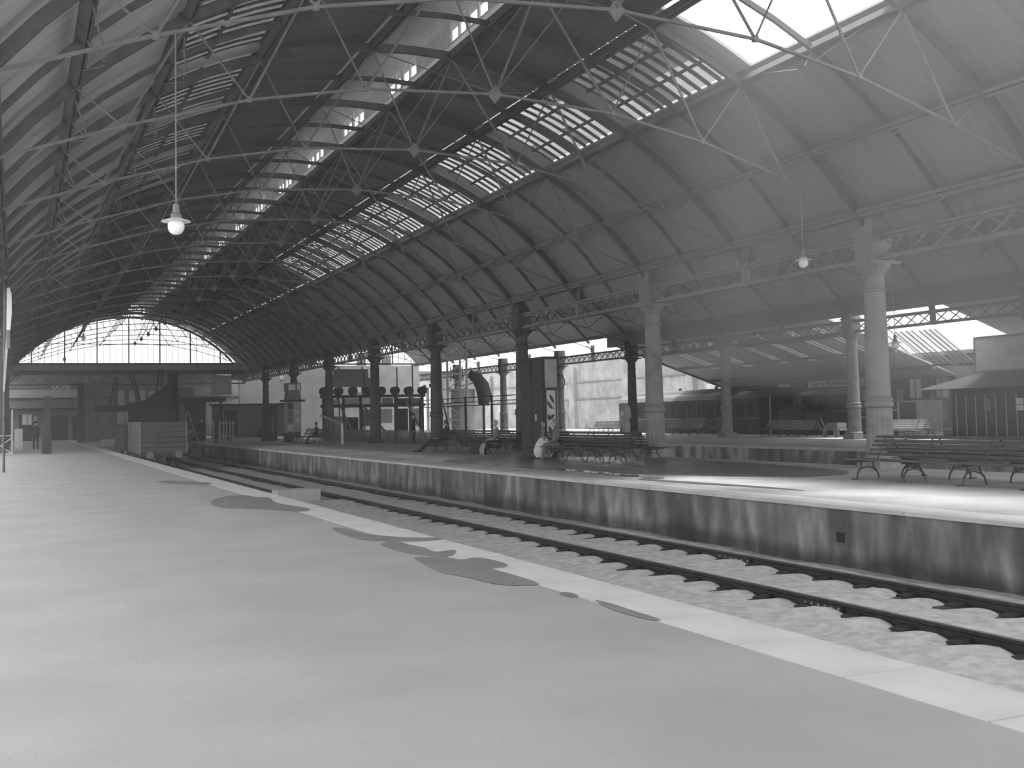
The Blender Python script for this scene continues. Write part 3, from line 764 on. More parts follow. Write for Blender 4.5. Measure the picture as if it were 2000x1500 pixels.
# ------------------------------------------------------------------ tall advertising stand
k = thing('advertising_stand', 'tall dark advertising stand with a pale posted end, between two benches', 'stand', (17.08, 36.0, 0))
obj('body', MB().box(0, .5, 0.02, 2.05, 0, 3.5), 'kiosk_dark', k)
obj('cap', MB().box(-.04, .56, -.03, 2.1, 3.5, 3.56), 'kiosk_dark', k)
for y0, y1 in ((.1, .95), (1.08, 1.95)):
    for z0, z1 in ((.12, .95), (1.05, 2.3), (2.45, 3.4)):
        obj('panel', MB().box(-.025, 0, y0, y1, z0, z1), 'kiosk_dark', k)
obj('notice', MB().box(-.035, -.024, .62, .78, 1.28, 1.52), 'pale', k)
obj('upper_board', MB().box(.03, .5, -.01, .02, 2.46, 3.46), 'kiosk_light', k)
obj('ledge', MB().box(-.02, .56, -.05, .03, 2.40, 2.45), 'iron', k)
po = obj('poster', MB().box(.08, .42, -.005, .02, .2, 2.36), 'poster', k)
for i, (u, z, a, w, h) in enumerate([(.28, 2.05, .5, .055, .17), (.17, 1.85, .7, .06, .2), (.27, 1.42, -.9, .06, .13), (.15, 1.4, .2, .05, .12), (.36, 1.72, 1.2, .015, .05), (.34, 1.32, 1, .02, .06), (.2, .95, .4, .06, .15)]):
    ca, sa = math.cos(a), math.sin(a)
    pts = [(u+w*math.cos(t)*ca-h*math.sin(t)*sa, z+w*math.cos(t)*sa+h*math.sin(t)*ca) for t in [2*PI*q/10 for q in range(10)]]
    obj('printed_leaf', MB().prism([(max(.085, min(.415, p[0])), p[1]) for p in pts], 1, -.009, -.004), 'blotch', po)
obj('edge_post', MB().box(.46, .52, -.03, .03, 0, 2.4), 'iron_light', k)
# wheel-like iron ring fixed behind
hp = thing('iron_hoop', 'thin iron hoop on a pole just right of the advertising stand', 'hoop', (18.14, 37.0, 0))
obj('hoop', MB().tube([(.24*math.cos(2*PI*q/24), 0, 2.68+.27*math.sin(2*PI*q/24)) for q in range(25)], .02, 6, cap=False), 'iron', hp)
obj('pole', MB().tube([(-.25, 0, 0), (-.25, 0, 2.7)], .02, 6), 'iron', hp)

# ------------------------------------------------------------------ hanging lamps
def lamp(label, x, y, z, top):
    t = thing('pendant_lamp', label, 'lamp', (x, y, z))
    obj('drop_rod', MB().tube([(0, 0, .3), (0, 0, top-z)], .012, 6), 'iron_light', t)
    obj('cap', MB().lathe([(.02, .34), (.045, .33), (.05, .2), (.075, .18), (.08, .12)], 16), 'iron_light', t, smooth=True)
    obj('shade', MB().lathe([(.06, .14), (.12, .11), (.2, .085), (.21, .075), (.14, .07), (.06, .1)], 24), 'white', t, smooth=True)
    obj('globe', MB().lathe([(.01, -.12), (.05, -.11), (.09, -.08), (.115, -.03), (.12, .02), (.105, .07), (.06, .1)], 20), 'globe', t, smooth=True)
    return t
lamp('large white globe lamp hanging on a long rod at upper left', 2.11, TY[1], 4.33, 7.24)
lamp('white globe lamp hanging in front of the second lattice girder at right', 17.62, TY[2], 5.07, 6.98)
lamp('small globe lamp in front of the lean-to roof lights, left of the far pale column', 36.6, TY[8], 5.35, 6.6)
lamp('dark globe lamp silhouetted against the bright gap at far right', 25.4, TY[3], 3.45, 7.7)
lamp('lamp hanging high against the left part of the arched end glass', 3.6, Y0+HB*9, 6.55, 7.9)
lamp('lamp hanging level with the base of the arched end glass, at its left', 3.35, Y0+HB*13, 6.45, 7.85)

# ------------------------------------------------------------------ near left mast with hanging boards
sg = thing('board_mast', 'slim mast at the left frame edge carrying long white boards', 'mast', (-.25, 40, 0))
obj('white_board', MB().prism([(-.06, 4.6), (-.05, 5.95), (.03, 5.97), (.09, 5.75), (.1, 5.2), (.06, 4.6)], 1, -.25, .25), 'white', sg)
obj('dark_board', MB().box(-.05, .05, -.2, .2, 4.0, 4.6), 'mid', sg)
obj('lower_board', MB().prism([(-.16, 2.6), (-.06, 4.6), (0.0, 4.6), (-.02, 3.9), (-.1, 2.6)], 1, -.15, .15), 'pale', sg)
obj('pole', MB().tube([(-.12, 0, 0), (-.11, 0, 6.3)], .04, 8), 'iron', sg)
obj('finial', MB().lathe([(.01, 6.25), (.06, 6.32), (.05, 6.4), (.01, 6.5)], 10, c=(-.1, 0, 0)), 'pale', sg)
lt_ = thing('lattice_crate', 'light wire crate standing on the platform at the left frame edge', 'crate', (-.9, 62, 0))
for x in (-.35, 0, .35, .7):
    obj('upright', MB().box(x-.03, x+.03, -.03, .03, 0, 2.3), 'pale', lt_)
for a_, b_ in (((-.35, 0, .1), (.7, 0, .9)), ((-.35, 0, .9), (.7, 0, .1)), ((-.35, 0, .1), (.7, 0, .1)), ((-.35, 0, 1.0), (.7, 0, 1.0))):
    obj('brace', MB().bar(a_, b_, .04, .05), 'pale', lt_)
wbx = tag(obj('white_board', MB().box(-.1, .35, 75, 75.3, 0, 1.3).box(-.05, .3, 74.97, 75, .1, 1.2), 'white'), 'upright white board on the platform beside the wire crate', 'board')

# ------------------------------------------------------------------ goods wagon
w = thing('goods_wagon', 'open planked goods wagon on the siding, its end towards the camera', 'wagon', (7.0, 61.0, 0))
NPK = 6
for i in range(NPK):
    z0 = -.05+i*.27
    obj('end_plank', MB().box(-1.15, 1.15, .012*(i % 2), .06, z0, z0+.235), 'wagon', w)
for i in range(NPK):
    z0 = -.05+i*.27
    obj('side_plank', MB().box(-1.17, -1.11, .08, 6.0, z0, z0+.255), 'wagon', w)
    obj('side_plank', MB().box(1.11, 1.17, .08, 6.0, z0, z0+.255), 'wagon', w)
obj('far_end', MB().box(-1.15, 1.15, 6.0, 6.06, -.05, 1.55), 'wagon', w)
for y in (.06, 1.2, 2.4, 3.4, 4.6, 5.9): obj('side_stanchion', MB().box(-1.24, -1.17, y, y+.12, -.1, 1.56), 'iron_light', w)
for x in (-.42, ): obj('end_stanchion', MB().box(x-.03, x+.03, -.04, 0, -.1, 1.2), 'iron', w)
obj('stanchion', MB().box(-1.2, -1.12, -.03, .05, -.1, 1.57), 'mid', w); obj('stanchion', MB().box(1.12, 1.2, -.03, .05, -.1, 1.57), 'mid', w)
obj('underframe', MB().box(-1.1, 1.1, .1, 5.9, -.3, -.06).box(-1.15, 1.15, -.02, .12, -.28, -.06), 'dark', w)
for x in (-.72, .72):
    b = obj('buffer', MB().tube([(x, 0, -.17), (x, -.4, -.17)], .07, 10), 'iron', w)
    obj('buffer_head', MB().tube([(x, -.4, -.17), (x, -.45, -.17)], .19, 16), 'mid', b)
obj('coupling', MB().tube([(0, 0, -.2), (0, -.25, -.22), (0, -.28, -.45)], .04, 8), 'iron', w)
for x in (-.82, .82):
    for y in (1.2, 4.7):
        wh = obj('wheel', MB().tube([(x-.06, y, -.42), (x+.06, y, -.42)], .43, 20), 'dark', w)
        obj('axle_box', MB().box(x-.12+math.copysign(.18, x), x+.12+math.copysign(.18, x), y-.15, y+.15, -.55, -.25), 'iron', wh)
w2 = thing('goods_wagon', 'dark covered wagon standing behind the planked wagon', 'wagon', (6.9, 69.2, 0))
obj('body', MB().box(-1.15, 1.15, 0, 7, -.1, 1.25), 'train', w2); obj('cover', MB().prism([(-1.2, 1.25), (1.2, 1.25), (0, 1.45)], 1, -.05, 7.05), 'dark', w2)
for x in (-.82, .82):
    for y in (1.2, 5.7): obj('wheel', MB().tube([(x-.06, y, -.42), (x+.06, y, -.42)], .43, 16), 'dark', w2)
for y in (.1, 1.5, 3, 4.5, 6): obj('side_stanchion', MB().box(-1.2, -1.15, y, y+.1, -.1, 1.25), 'iron', w2)
sbx = thing('buffer_stop', 'dark timber buffer stop at the track end right of the planked wagon', 'buffer stop', (10.0, 79.2, 0))
obj('beam', MB().box(-1.3, 1.3, 0, .3, -.3, .1), 'mid', sbx)
for x in (-.8, .8): obj('post', MB().box(x-.15, x+.15, .3, .6, -1.1, .2), 'dark', sbx); obj('raking_strut', MB().bar((x, .3, 0), (x, .75, -1.0), .2, .2), 'dark', sbx)

# ------------------------------------------------------------------ things at the far end of the hall
cc = struct(obj('floor', MB().box(4.9, 11.7, 80, 124, -1.2, 0), 'plat_top'))    # concourse closing the tracks
def tbox(name, label, cat, x0, x1, y0, y1, z0, z1, m, parts=None):
    t = thing(name, label, cat, ((x0+x1)/2, y0, z0))
    hx = (x1-x0)/2
    obj('body', MB().box(-hx, hx, 0, y1-y0, 0, z1-z0), m, t)
    return t, hx
# far building facing the concourse
fb = thing('station_building', 'dim station building closing the far end below the arched glass', 'building', (0, 118, 0))
obj('wall', MB().box(-3, 21, 0, .5, 0, 7.0), 'endwall', fb); obj('roof', MB().box(-4, 19.5, -8.9, .6, 6.95, 7.05), 'roofdeck', fb)  # flat roof is added to keep sun off the building front
obj('parapet', MB().box(-3, 21, -.2, 0, 3.95, 4.1), 'dark', fb)
obj('balcony', MB().box(-3, 6.3, -2.2, -.1, 2.75, 2.95), 'dark', fb)
obj('awning', MB().add([(-3, -2.2, 3.1), (6.3, -2.2, 3.1), (6.3, 0, 3.9), (-3, 0, 3.9)], [(0, 1, 2, 3)]), 'mid', fb)
obj('pale_frieze', MB().box(-3, 5.4, -.25, -.2, 4.15, 4.9), 'pale', fb)
for x0, x1, z1 in ((-2.4, -.6, 2.5), (.2, 1.4, 2.5), (2.9, 4.6, 2.4), (5.0, 6.2, 2.4), (11.5, 13.0, 2.5), (15.0, 16.5, 2.5)):
    d_ = obj('doorway', MB().box(x0, x1, -.06, 0, 0, z1), 'black', fb)
for i, (x0, x1, z0, z1, m) in enumerate(((.5, 1.35, 1.55, 2.55, 'white'), (1.5, 1.8, 1.8, 2.4, 'pale'), (9.1, 10.6, 1.5, 2.6, 'pale'), (-1.6, -1.0, 3.0, 3.3, 'pale'), (12.5, 14.0, 3.6, 4.6, 'mid'), (5.6, 6.4, 1.6, 2.6, 'mid'), (10.8, 11.1, 1.3, 2.9, 'pale'))):
    wf = obj('window', MB().box(x0, x1, -.1, -.06, z0, z1), m, fb)
    if x1-x0 > .7: obj('glazing_bar', MB().box((x0+x1)/2-.03, (x0+x1)/2+.03, -.13, -.1, z0, z1), 'dark', wf)
for i, x in enumerate((9.2, 10.2, 11.2, 12.1)):
    obj('banner', MB().box(x, x+.6, -.3, -.25, 3.3, 4.7), 'pale', fb)
# faint white lettering on its frieze, tops of four or five letters
try:
    cu_ = bpy.data.curves.new('lettering', 'FONT'); cu_.body = 'OCHE'; cu_.size = .62; cu_.extrude = .02
    tmp = bpy.data.objects.new('lettering', cu_); me = bpy.data.meshes.new_from_object(tmp); me.materials.clear(); me.materials.append(MATS['white'])
    o = new('lettering', me, fb, (3.1, -.3, 4.95)); o.rotation_euler = (PI/2, 0, 0); bpy.data.objects.remove(tmp)
except Exception: pass
col_ = thing('platform_post', 'square dark post standing on the near platform at far left', 'post', (1.45, 63.5, 0))
obj('shaft', MB().box(-.16, .16, -.16, .16, 0, 3.0), 'dark', col_); obj('foot', MB().box(-.22, .22, -.22, .22, 0, 1.25), 'dark', col_)
col2 = thing('platform_post', 'wide dark post left of the goods wagon, rising to the end girder', 'post', (4.9, 100, 0))
obj('shaft', MB().box(-.25, .25, -.2, .2, 0, 4.9), 'dark', col2); obj('pier', MB().box(.3, 1.5, -.1, .3, 0, 4.9), 'mid', col2)
# footbridge / staircase mass
stt = thing('staircase', 'dark stepped staircase rising behind the goods wagon', 'staircase', (0, 99, 0))
obj('stair_side', MB().prism([(8.6, .3), (12.0, .3), (12.0, 5.0), (11.4, 4.6), (9.9, 3.4), (8.6, 3.2)], 1, 0, 1.2), 'dark', stt)
for i in range(6): obj('step', MB().box(9.9+i*.27, 10.17+i*.27, -.9, 0, 3.0+i*.25, 3.2+i*.25), 'dark', stt)
obj('landing', MB().box(5.9, 9.9, -.2, 1.2, 2.55, 3.0), 'dark', stt)
for a_, b_ in (((7.1, 0, 3), (7.5, 0, 5.4)), ((7.45, 0, 3), (7.7, 0, 5.4)), ((9.4, 0, 3), (8.7, 0, 5.4)), ((9.6, 0, 3), (8.95, 0, 5.4)), ((10.7, 0, 3.2), (11.0, 0, 6.0)), ((11.2, 0, 4.4), (11.25, 0, 6.0))):
    obj('raking_post', MB().bar(a_, b_, .14, .14), 'dark', stt)
obj('handrail', MB().bar((7.2, 0, 4.7), (11, 0, 4.7), .08, .08), 'dark', stt)
tp, hx = tbox('dark_cabin', 'tall narrow dark cabin right of the staircase', 'cabin', 11.85, 12.65, 100, 101, 0, 5.7, 'dark')
obj('door_frame', MB().box(-.3, .3, -.04, 0, .1, 2.4), 'iron', tp)
tp, hx = tbox('boarded_hut', 'tall board-sided hut right of the dark cabin', 'hut', 12.7, 13.9, 99.5, 101, 0, 4.45, 'mid')
for q in range(8): obj('board', MB().box(-hx+q*hx/4+.01, -hx+(q+1)*hx/4-.01, -.03, 0, .05, 4.4), 'mid', tp)
nb = thing('notice_board', 'large pale square notice board hanging beside the end girder at right', 'board', (17.7, 108.5, 0))
obj('board', MB().box(-.95, .95, -.05, .05, 4.1, 5.75), 'pale', nb); obj('frame', MB().box(-1, 1, 0, .08, 4.03, 4.12).box(-1, 1, 0, .08, 5.73, 5.82), 'mid', nb)
for x in (-.7, .7): obj('hanger', MB().bar((x, 0, 5.75), (x, .42, 6.5), .05, .05), 'iron', nb)
# barrier shelter, gates and posts at the end of the middle platform
sh = thing('ticket_shelter', 'dark flat-roofed ticket shelter at the end of the middle platform', 'shelter', (14.2, 92, 0))
obj('roof', MB().box(-2.2, 1.1, -.5, 1.6, 3.1, 3.4), 'dark', sh)
for x in (-1.9, .8): obj('post', MB().box(x-.1, x+.1, 0, .2, 0, 3.1), 'dark', sh)
obj('back', MB().box(-1.8, -.2, 1.4, 1.5, 0, 3.1), 'dark', sh)
for i, (x, y, h, lb) in enumerate(((12.85, 81, 1.9, 'dark gate post beside the end of the stained platform wall'), (15.1, 89, 2.0, 'dark gate post right of the white railings'))):
    t = thing('gate_post', lb, 'post', (x, y, 0)); obj('shaft', MB().box(-.12, .12, -.12, .12, 0, h), 'dark', t); obj('cap', MB().box(-.17, .17, -.17, .17, h, h+.1), 'dark', t)
gt = thing('railing_gate', 'white picket gate between the two dark gate posts', 'gate', (13.4, 86, 0))
for q in range(7): obj('picket', MB().box(q*.24, q*.24+.1, 0, .05, 0, 1.55), 'pale', gt)
for z in (.35, 1.3): obj('gate_rail', MB().box(-.1, 1.7, .05, .1, z, z+.08), 'pale', gt)
# trestle behind wagon
trs = thing('timber_trestle', 'A-shaped pale timber trestle right of the goods wagon', 'trestle', (11.3, 84, 0))
for a_, b_ in (((-.7, 0, 0), (0, 0, 2.3)), ((.75, 0, 0), (.05, 0, 2.3)), ((-.45, 0, .8), (.5, 0, .8))): obj('timber', MB().bar(a_, b_, .12, .12), 'mid', trs)
# low wall building behind small benches
lb_ = thing('low_building', 'long plain low wall building behind the poster pillar', 'building', (14.5, 103, 0))
obj('wall', MB().box(1.5, 8.4, 0, .3, 0, 2.9), 'brickwall', lb_); obj('coping', MB().box(1.3, 8.5, -.1, .4, 2.9, 3.05), 'dark', lb_)
dr = obj('door_frame', MB().box(2.4, 3.9, -.06, 0, .2, 2.65), 'mid', lb_); obj('door', MB().box(2.55, 3.75, -.08, -.06, .2, 2.5), 'dark', dr)
obj('crate', MB().box(5.4, 6.2, -1, -.4, 0, .8), 'dark', lb_)
# dark hoarding
hd = thing('dark_hoarding', 'dark panelled hoarding left of the poster pillar', 'hoarding', (17.0, 83.3, 0))
obj('board', MB().box(-.5, .65, 0, .15, 0, 2.65), 'dark', hd)
for x in (-.45, .0, .35, .6): obj('batten', MB().box(x, x+.05, -.04, 0, 0, 2.6), 'iron', hd)
obj('bill', MB().box(.2, .38, -.02, 0, .7, 1.7), 'mid', hd)
# poster pillar
pp = thing('poster_pillar', 'square pillar pasted with pale bills and topped by a lit box, beside the small bench', 'pillar', (17.6, 77.6, 0))
obj('shaft', MB().box(-.5, .5, 0, .9, 0, 2.75), 'pale', pp)
obj('ledge', MB().box(-.75, .75, -.15, 1.1, 2.75, 2.9), 'dark', pp)
obj('neck', MB().prism([(-.5, 2.9), (.5, 2.9), (.42, 3.5), (-.42, 3.5)], 1, 0, .9), 'mid', pp)
bx = obj('top_box', MB().box(-.5, .5, 0, .9, 3.5, 4.05), 'mid', pp)
obj('panel', MB().box(-.38, .1, -.03, 0, 3.56, 3.95), 'white', bx); obj('panel', MB().box(.22, .42, -.03, 0, 3.56, 3.95), 'white', bx)
rnd = random.Random(5)
for q in range(9):
    z = .25+(q//2)*.5; x = -.45+(q % 2)*.48
    obj('bill', MB().box(x, x+.38, -.02-.004*q, 0, z, z+.42), ['poster', 'mid', 'blotch', 'pale'][rnd.randrange(4)], pp)
obj('foot_box', MB().box(-.75, -.1, -.35, -.05, 0, .6), 'dark', pp)
# long handrail with white post
hr = thing('handrail', 'low slatted railing with a white end post left of the leaning props', 'railing', (17.6, 65, 0))
obj('end_post', MB().box(-.06, .06, 0, .12, 0, 1.25), 'white', hr); obj('top_rail', MB().bar((0, 0, 1.2), (.2, 6, 1.75), .08, .1), 'pale', hr)
for q in range(9): obj('slat', MB().box(.05+q*.02, .1+q*.02, .6+q*.6, .68+q*.6, 0, 1.2+q*.05), 'mid', hr)

# rack of drums
rk = thing('timber_rack', 'long timber rack carrying a row of round drums beyond the columns', 'rack', (21.1, 84, 0))
obj('top_beam', MB().box(0, 8.3, -.3, .3, 3.1, 3.3), 'dark', rk); obj('lower_beam', MB().box(0, 8.3, -.15, .15, 2.35, 2.6), 'dark', rk)
for x in (.2, 1.75, 3.1, 4.6, 5.9, 7.1, 8.1):
    obj('post', MB().box(x-.09, x+.09, -.1, .1, -1.1, 3.1), 'dark', rk)
for i, (x, x1, z0, z1, m) in enumerate(((.5, 1.5, 2.6, 3.0, 'pale'), (1.9, 3.0, 2.6, 3.05, 'pale'), (3.2, 4.4, 2.6, 3.1, 'white'), (4.8, 5.7, 2.6, 3.05, 'mid'), (6.1, 7.0, 2.6, 3.0, 'dark'), (7.2, 8.0, 2.6, 3.0, 'mid'),
                            (.4, 1.6, .0, 1.7, 'mid'), (1.9, 2.9, -.2, 1.6, 'dark'), (3.3, 4.3, .9, 2.2, 'mid'), (4.7, 5.6, 1.1, 2.2, 'pale'), (6.0, 6.9, .4, 2.2, 'dark'), (7.2, 8.0, .8, 2.2, 'pale'))):
    obj('panel', MB().box(x, x1, -.04, .04, z0, z1), m, rk)
dm = None
for i in range(8):
    lab = 'round dark drum on the timber rack, %s from the left' % ORD[i]
    x = 21.35+i*1.125
    if dm is None:
        dm = thing('drum', lab, 'drum', (x, 83.75, 3.3), 'drums on the timber rack')
        obj('barrel', MB().tube([(0, 0, .31), (0, .6, .31)], .31, 20), 'black', dm, smooth=True)
        obj('hoop', MB().tube([(0, -.02, .31), (0, .03, .31)], .325, 20), 'dark', dm); obj('tap', MB().tube([(-.28, -.05, .1), (-.36, -.05, .06)], .06, 8), 'black', dm)
    else: dup(dm, (x, 83.75, 3.3), lab)
for i, (x0, x1, z0, z1) in enumerate(((24.2, 27.2, 4.9, 5.65), (23.6, 28.0, 4.15, 4.9))):
    t = thing('sign_board', ['upper', 'lower'][i]+' dark blank board on posts above the drum rack', 'board', (x0, 92, 0))
    obj('board', MB().box(0, x1-x0, 0, .08, z0, z1), 'mid', t)
    for x in (.5, x1-x0-.5): obj('post', MB().box(x-.05, x+.05, .08, .16, -1.1, z1+.2), 'dark', t)
for i, x in enumerate((23.9, 26.6, 27.9)):
    t = tag(obj('thin_pole', MB().tube([(x+1.2, 86, -1.1), (x+1.2, 86, 5.2+.3*i)], .05, 6), 'dark'), 'thin upright pole behind the drum rack, %s from the left' % ORD[i], 'pole')
for i, (xa, ya, xb, yb, za) in enumerate(((19.9, 70, 21.2, 80, 3.2), (19.9, 62, 22.4, 77, 2.4), (20.0, 56.5, 23.2, 70, 2.6), (20.0, 53, 24.2, 66, 2.9))):
    tag(obj('leaning_prop', MB().bar((xa, ya, 0), (xb, yb, za), .09, .09), 'mid'), 'leaning timber prop below the drum rack, %s from the left' % ORD[i], 'prop')
# low picket fence along the trench
pf = thing('picket_fence', 'low picket fence along the far edge of the middle platform', 'fence', (21.3, 56, 0))
pk = MB().box(-.02, .02, 0, .07, -.9, .75).mesh('picket', 'mid')
for q in range(110): new('picket', pk, pf, (0, q*.24, 0))
for z in (-.3, .55): obj('fence_rail', MB().box(.02, .06, 0, 26.5, z, z+.07), 'mid', pf)

# scaffold tower
tw = thing('lattice_tower', 'pale lattice scaffold tower rising to the second roof, right of the fourth column', 'tower', (30.6, 82, 0))
for x in (0, 1.6):
    for y in (0, 1.4): obj('leg', MB().box(x-.07, x+.07, y-.07, y+.07, -1.1, 7.1), 'pale', tw)
for z in (0, 1.2, 2.4, 3.6, 4.8, 6.0, 7.0):
    for y in (0, 1.4): obj('ledger', MB().box(0, 1.6, y-.04, y+.04, z, z+.08), 'pale', tw)
for k_, z in enumerate((0, 1.2, 2.4, 3.6, 4.8, 6.0)):
    obj('brace', MB().bar((0, -.03, z), (1.6, -.03, z+1.2), .05, .06), 'pale', tw); obj('brace', MB().bar((1.6, .03, z), (0, .03, z+1.2), .05, .06), 'pale', tw)
# three-bar high rail
hb = thing('three_bar_fence', 'high dark three-bar fence between the fourth column and the advertising stand', 'fence', (26, 58, 0))
for z in (2.16, 2.38, 2.66): obj('bar', MB().tube([(0, 0, z), (0, 17.5, z+.0)], .03, 6), 'dark', hb)
for y in (.2, 4.2, 8.5, 13, 17.3): obj('post', MB().box(-.05, .05, y-.05, y+.05, -1.1, 2.75), 'dark', hb)
# water crane
wc = thing('water_tank', 'pale water tank with a dark leather hose behind the three-bar fence', 'tank', (34.2, 88, 0))
obj('tank', MB().lathe([(1.0, 0), (1.02, .1), (1.0, .2), (1.0, 3.6), (1.05, 3.7), (.9, 3.75)], 20), 'pale', wc, smooth=True)
obj('hose', MB().tube([(.2, -1.1, 5.0), (.8, -1.1, 4.7), (1.3, -1.1, 4.0), (1.5, -1.1, 3.2), (1.4, -1.1, 2.4)], [.35, .5, .6, .6, .45], 12), 'dark', wc, smooth=True)
obj('jib', MB().bar((-1, -1.1, 3.9), (1.2, -1.1, 4.4), .12, .14), 'pale', wc); obj('stem', MB().tube([(1.4, -1.1, 0), (1.4, -1.1, 2.5)], .12, 8), 'dark', wc)
for q in range(6): obj('pipe', MB().tube([(-1.4+q*.35, -.9, 4.4), (-1.4+q*.35, -.9, 5.6)], .05, 6), 'mid', wc)
for i, (x, y) in enumerate(((22.3, 61), (22.6, 66))):
    pass
# pale buildings beyond the second roof
b1_ = thing('pale_building', 'plain pale building wall beyond the drum rack under the second roof', 'building', (21, 113, 0))
obj('wall', MB().box(-.8, 18, 0, .5, -1, 7.0), 'pale_wall', b1_)
for x in (4.6, 6.0, 11.3, 12.9, 14.0): obj('chimney', MB().box(x, x+.9, 0, .5, 7, 8.0+(x % 1)), 'brickwall', b1_)
for i, (x0, z0) in enumerate(((3.2, 5.6), (4.6, 5.5), (10.5, 4.9), (11.2, 4.9), (11.9, 4.9), (12.6, 4.9), (10.5, 4.2), (11.2, 4.2), (11.9, 4.2))):
    obj('window', MB().box(x0, x0+.4, -.05, 0, z0, z0+.5), 'pale', b1_)
b2_ = thing('white_facade', 'bright colonnaded facade glimpsed behind the advertising stand', 'building', (38.5, 116, 0))
obj('wall', MB().box(-.5, 9, 0, .4, -1, 6.5), 'brickwall', b2_)
for x in (.3, 1.0, 1.9, 2.6, 3.6): obj('pilaster', MB().box(x, x+.35, -.15, 0, -.5, 4.6+.2*x), 'white', b2_)
obj('pediment', MB().prism([(0, 4.7), (4.2, 4.7), (2.1, 5.5)], 1, -.15, 0), 'pale', b2_)
# retaining wall
cl = thing('retaining_wall', 'rough pale masonry retaining wall beyond the far platform', 'wall', (52, 72, 0))
obj('wall_face', MB().box(0, 1.5, 0, 60, -1.2, 7.1), 'cliff', cl); obj('wall_coping', MB().box(-.15, 1.6, 0, 60, 7.1, 7.25), 'brickwall', cl)
for z in (4.6, 2.9): obj('string_course', MB().box(-.08, 0, 0, 60, z, z+.14), 'brickwall', cl)
for y in (8, 19, 30, 41, 52): obj('buttress', MB().box(-.35, 0, y, y+1.0, -1.2, 6.2), 'cliff', cl)

# ------------------------------------------------------------------ station offices beyond the far track
of = thing('station_office', 'long low office building beyond the locomotive with lit windows', 'building', (47, 44, 0))
obj('wall', MB().box(0, 8, 0, 26, -1, 4.3), 'brickwall', of)
obj('eave', MB().box(-.8, 8.2, -.2, 26.2, 4.3, 4.5), 'mid', of)
for y in (.5, 4.5, 8.5, 12.5, 16.5, 20.5, 25): obj('pilaster', MB().box(-.2, 0, y-.25, y+.25, -1, 4.3), 'mid', of)
for y, wd, z0, z1, m in ((9.6, .9, 1.9, 2.6, 'white'), (11.2, .8, 1.9, 2.6, 'white'), (12.9, .8, 1.95, 2.6, 'pale'), (17, 1.2, 3.0, 3.4, 'white'), (5.2, .8, 2.0, 3.1, 'white'), (3.2, .8, 2.0, 3.1, 'pale'), (6.6, .5, 1.6, 2.5, 'pale'), (22, 1.4, 1.9, 2.9, 'mid')):
    wf = obj('window', MB().box(-.06, 0, y, y+wd, z0, z1), m, of); obj('glazing_bar', MB().box(-.08, -.06, y+wd/2-.03, y+wd/2+.03, z0, z1), 'mid', wf)
sg2 = thing('post_office_sign', 'long white sign reading POST & TELEGRAPH OFFICE above the locomotive', 'sign', (46.7, 58.75, 3.0))
obj('board', MB().box(-.03, .03, -5.6, 0, -.12, .24), 'white', sg2)
try:
    cu_ = bpy.data.curves.new('lettering', 'FONT'); cu_.body = 'POST & TELEGRAPH OFFICE'; cu_.size = .33; cu_.extrude = .006; cu_.space_character = 1.02
    tmp = bpy.data.objects.new('lettering', cu_); me = bpy.data.meshes.new_from_object(tmp); me.materials.clear(); me.materials.append(MATS['black'])
    xs = [v.co.x for v in me.vertices]; sc = 5.2/(max(xs)-min(xs))
    o = new('lettering', me, sg2, (-.045, -.2, -.06)); o.rotation_euler = (PI/2, 0, -PI/2); o.scale = (sc, 1, 1); bpy.data.objects.remove(tmp)
except Exception as e: print(e)
# white office sign board in the bay left of it
tag(obj('small_sign', MB().box(46.72, 46.8, 67.5, 70.5, 3.0, 3.5).box(46.7, 46.72, 67.6, 70.4, 3.05, 3.45), 'white'), 'small blank white sign above the dark carriage', 'sign')
# glazed awnings in the bright gap at far right
for i, (y0, y1, z) in enumerate(((46.8, 48.6, 4.1), (44.9, 46.1, 3.75), (43.3, 44.4, 3.7))):
    t = thing('glazed_awning', 'sloping glazed awning in the bright gap, %s from the left' % ORD[i], 'awning', (45, y0, z))
    L = y1-y0
    for q in range(4):
        y = L*q/3; obj('rafter', MB().bar((0, y, 0), (-2.6, y, 1.7), .04, .05), 'mid', t)
    obj('glass_sheet', MB().add([(0, 0, .03), (0, L, .03), (-2.6, L, 1.73), (-2.6, 0, 1.73)], [(0, 1, 2, 3)]), 'glass_dirty', t)
    obj('gutter', MB().box(-.06, .06, -.1, L+.1, -.1, 0), 'dark', t)

# ------------------------------------------------------------------ ticket kiosk at far right
kk = thing('ticket_kiosk', 'dark panelled kiosk with a hipped roof at far right', 'kiosk', (40.4, 34.0, 0))
KL = 6.4
obj('body', MB().box(0, 3, 0, KL, 0, 2.35), 'train', kk)
obj('roof', MB().add([(-.9, -1, 2.3), (3.6, -1, 2.3), (3.6, KL+1.2, 2.3), (-.9, KL+1.2, 2.3), (.6, .8, 3.05), (2.4, .8, 3.05), (2.4, KL-1.4, 3.05), (.6, KL-1.4, 3.05)],
    [(0, 3, 2, 1), (4, 5, 6, 7), (0, 1, 5, 4), (1, 2, 6, 5), (2, 3, 7, 6), (3, 0, 4, 7)]), 'dark', kk)
obj('ridge_cap', MB().box(.55, 2.45, .7, KL-1.3, 3.03, 3.12), 'mid', kk)
for q in range(11):
    y = .25+q*.58; obj('batten', MB().box(-.04, 0, y, y+.035, .1, 2.0), 'pale', kk)
for y, m in ((.9, 'mid'), (2.1, 'white'), (3.9, 'mid')):
    wf = obj('window', MB().box(-.05, 0, y+.12, y+.5, 1.25, 1.8), m, kk); obj('window_rail', MB().box(-.07, -.05, y+.12, y+.5, 1.5, 1.53), 'mid', wf)
obj('name_board', MB().box(-.06, -.02, 4.2, 5.6, 2.02, 2.22), 'dark', kk)
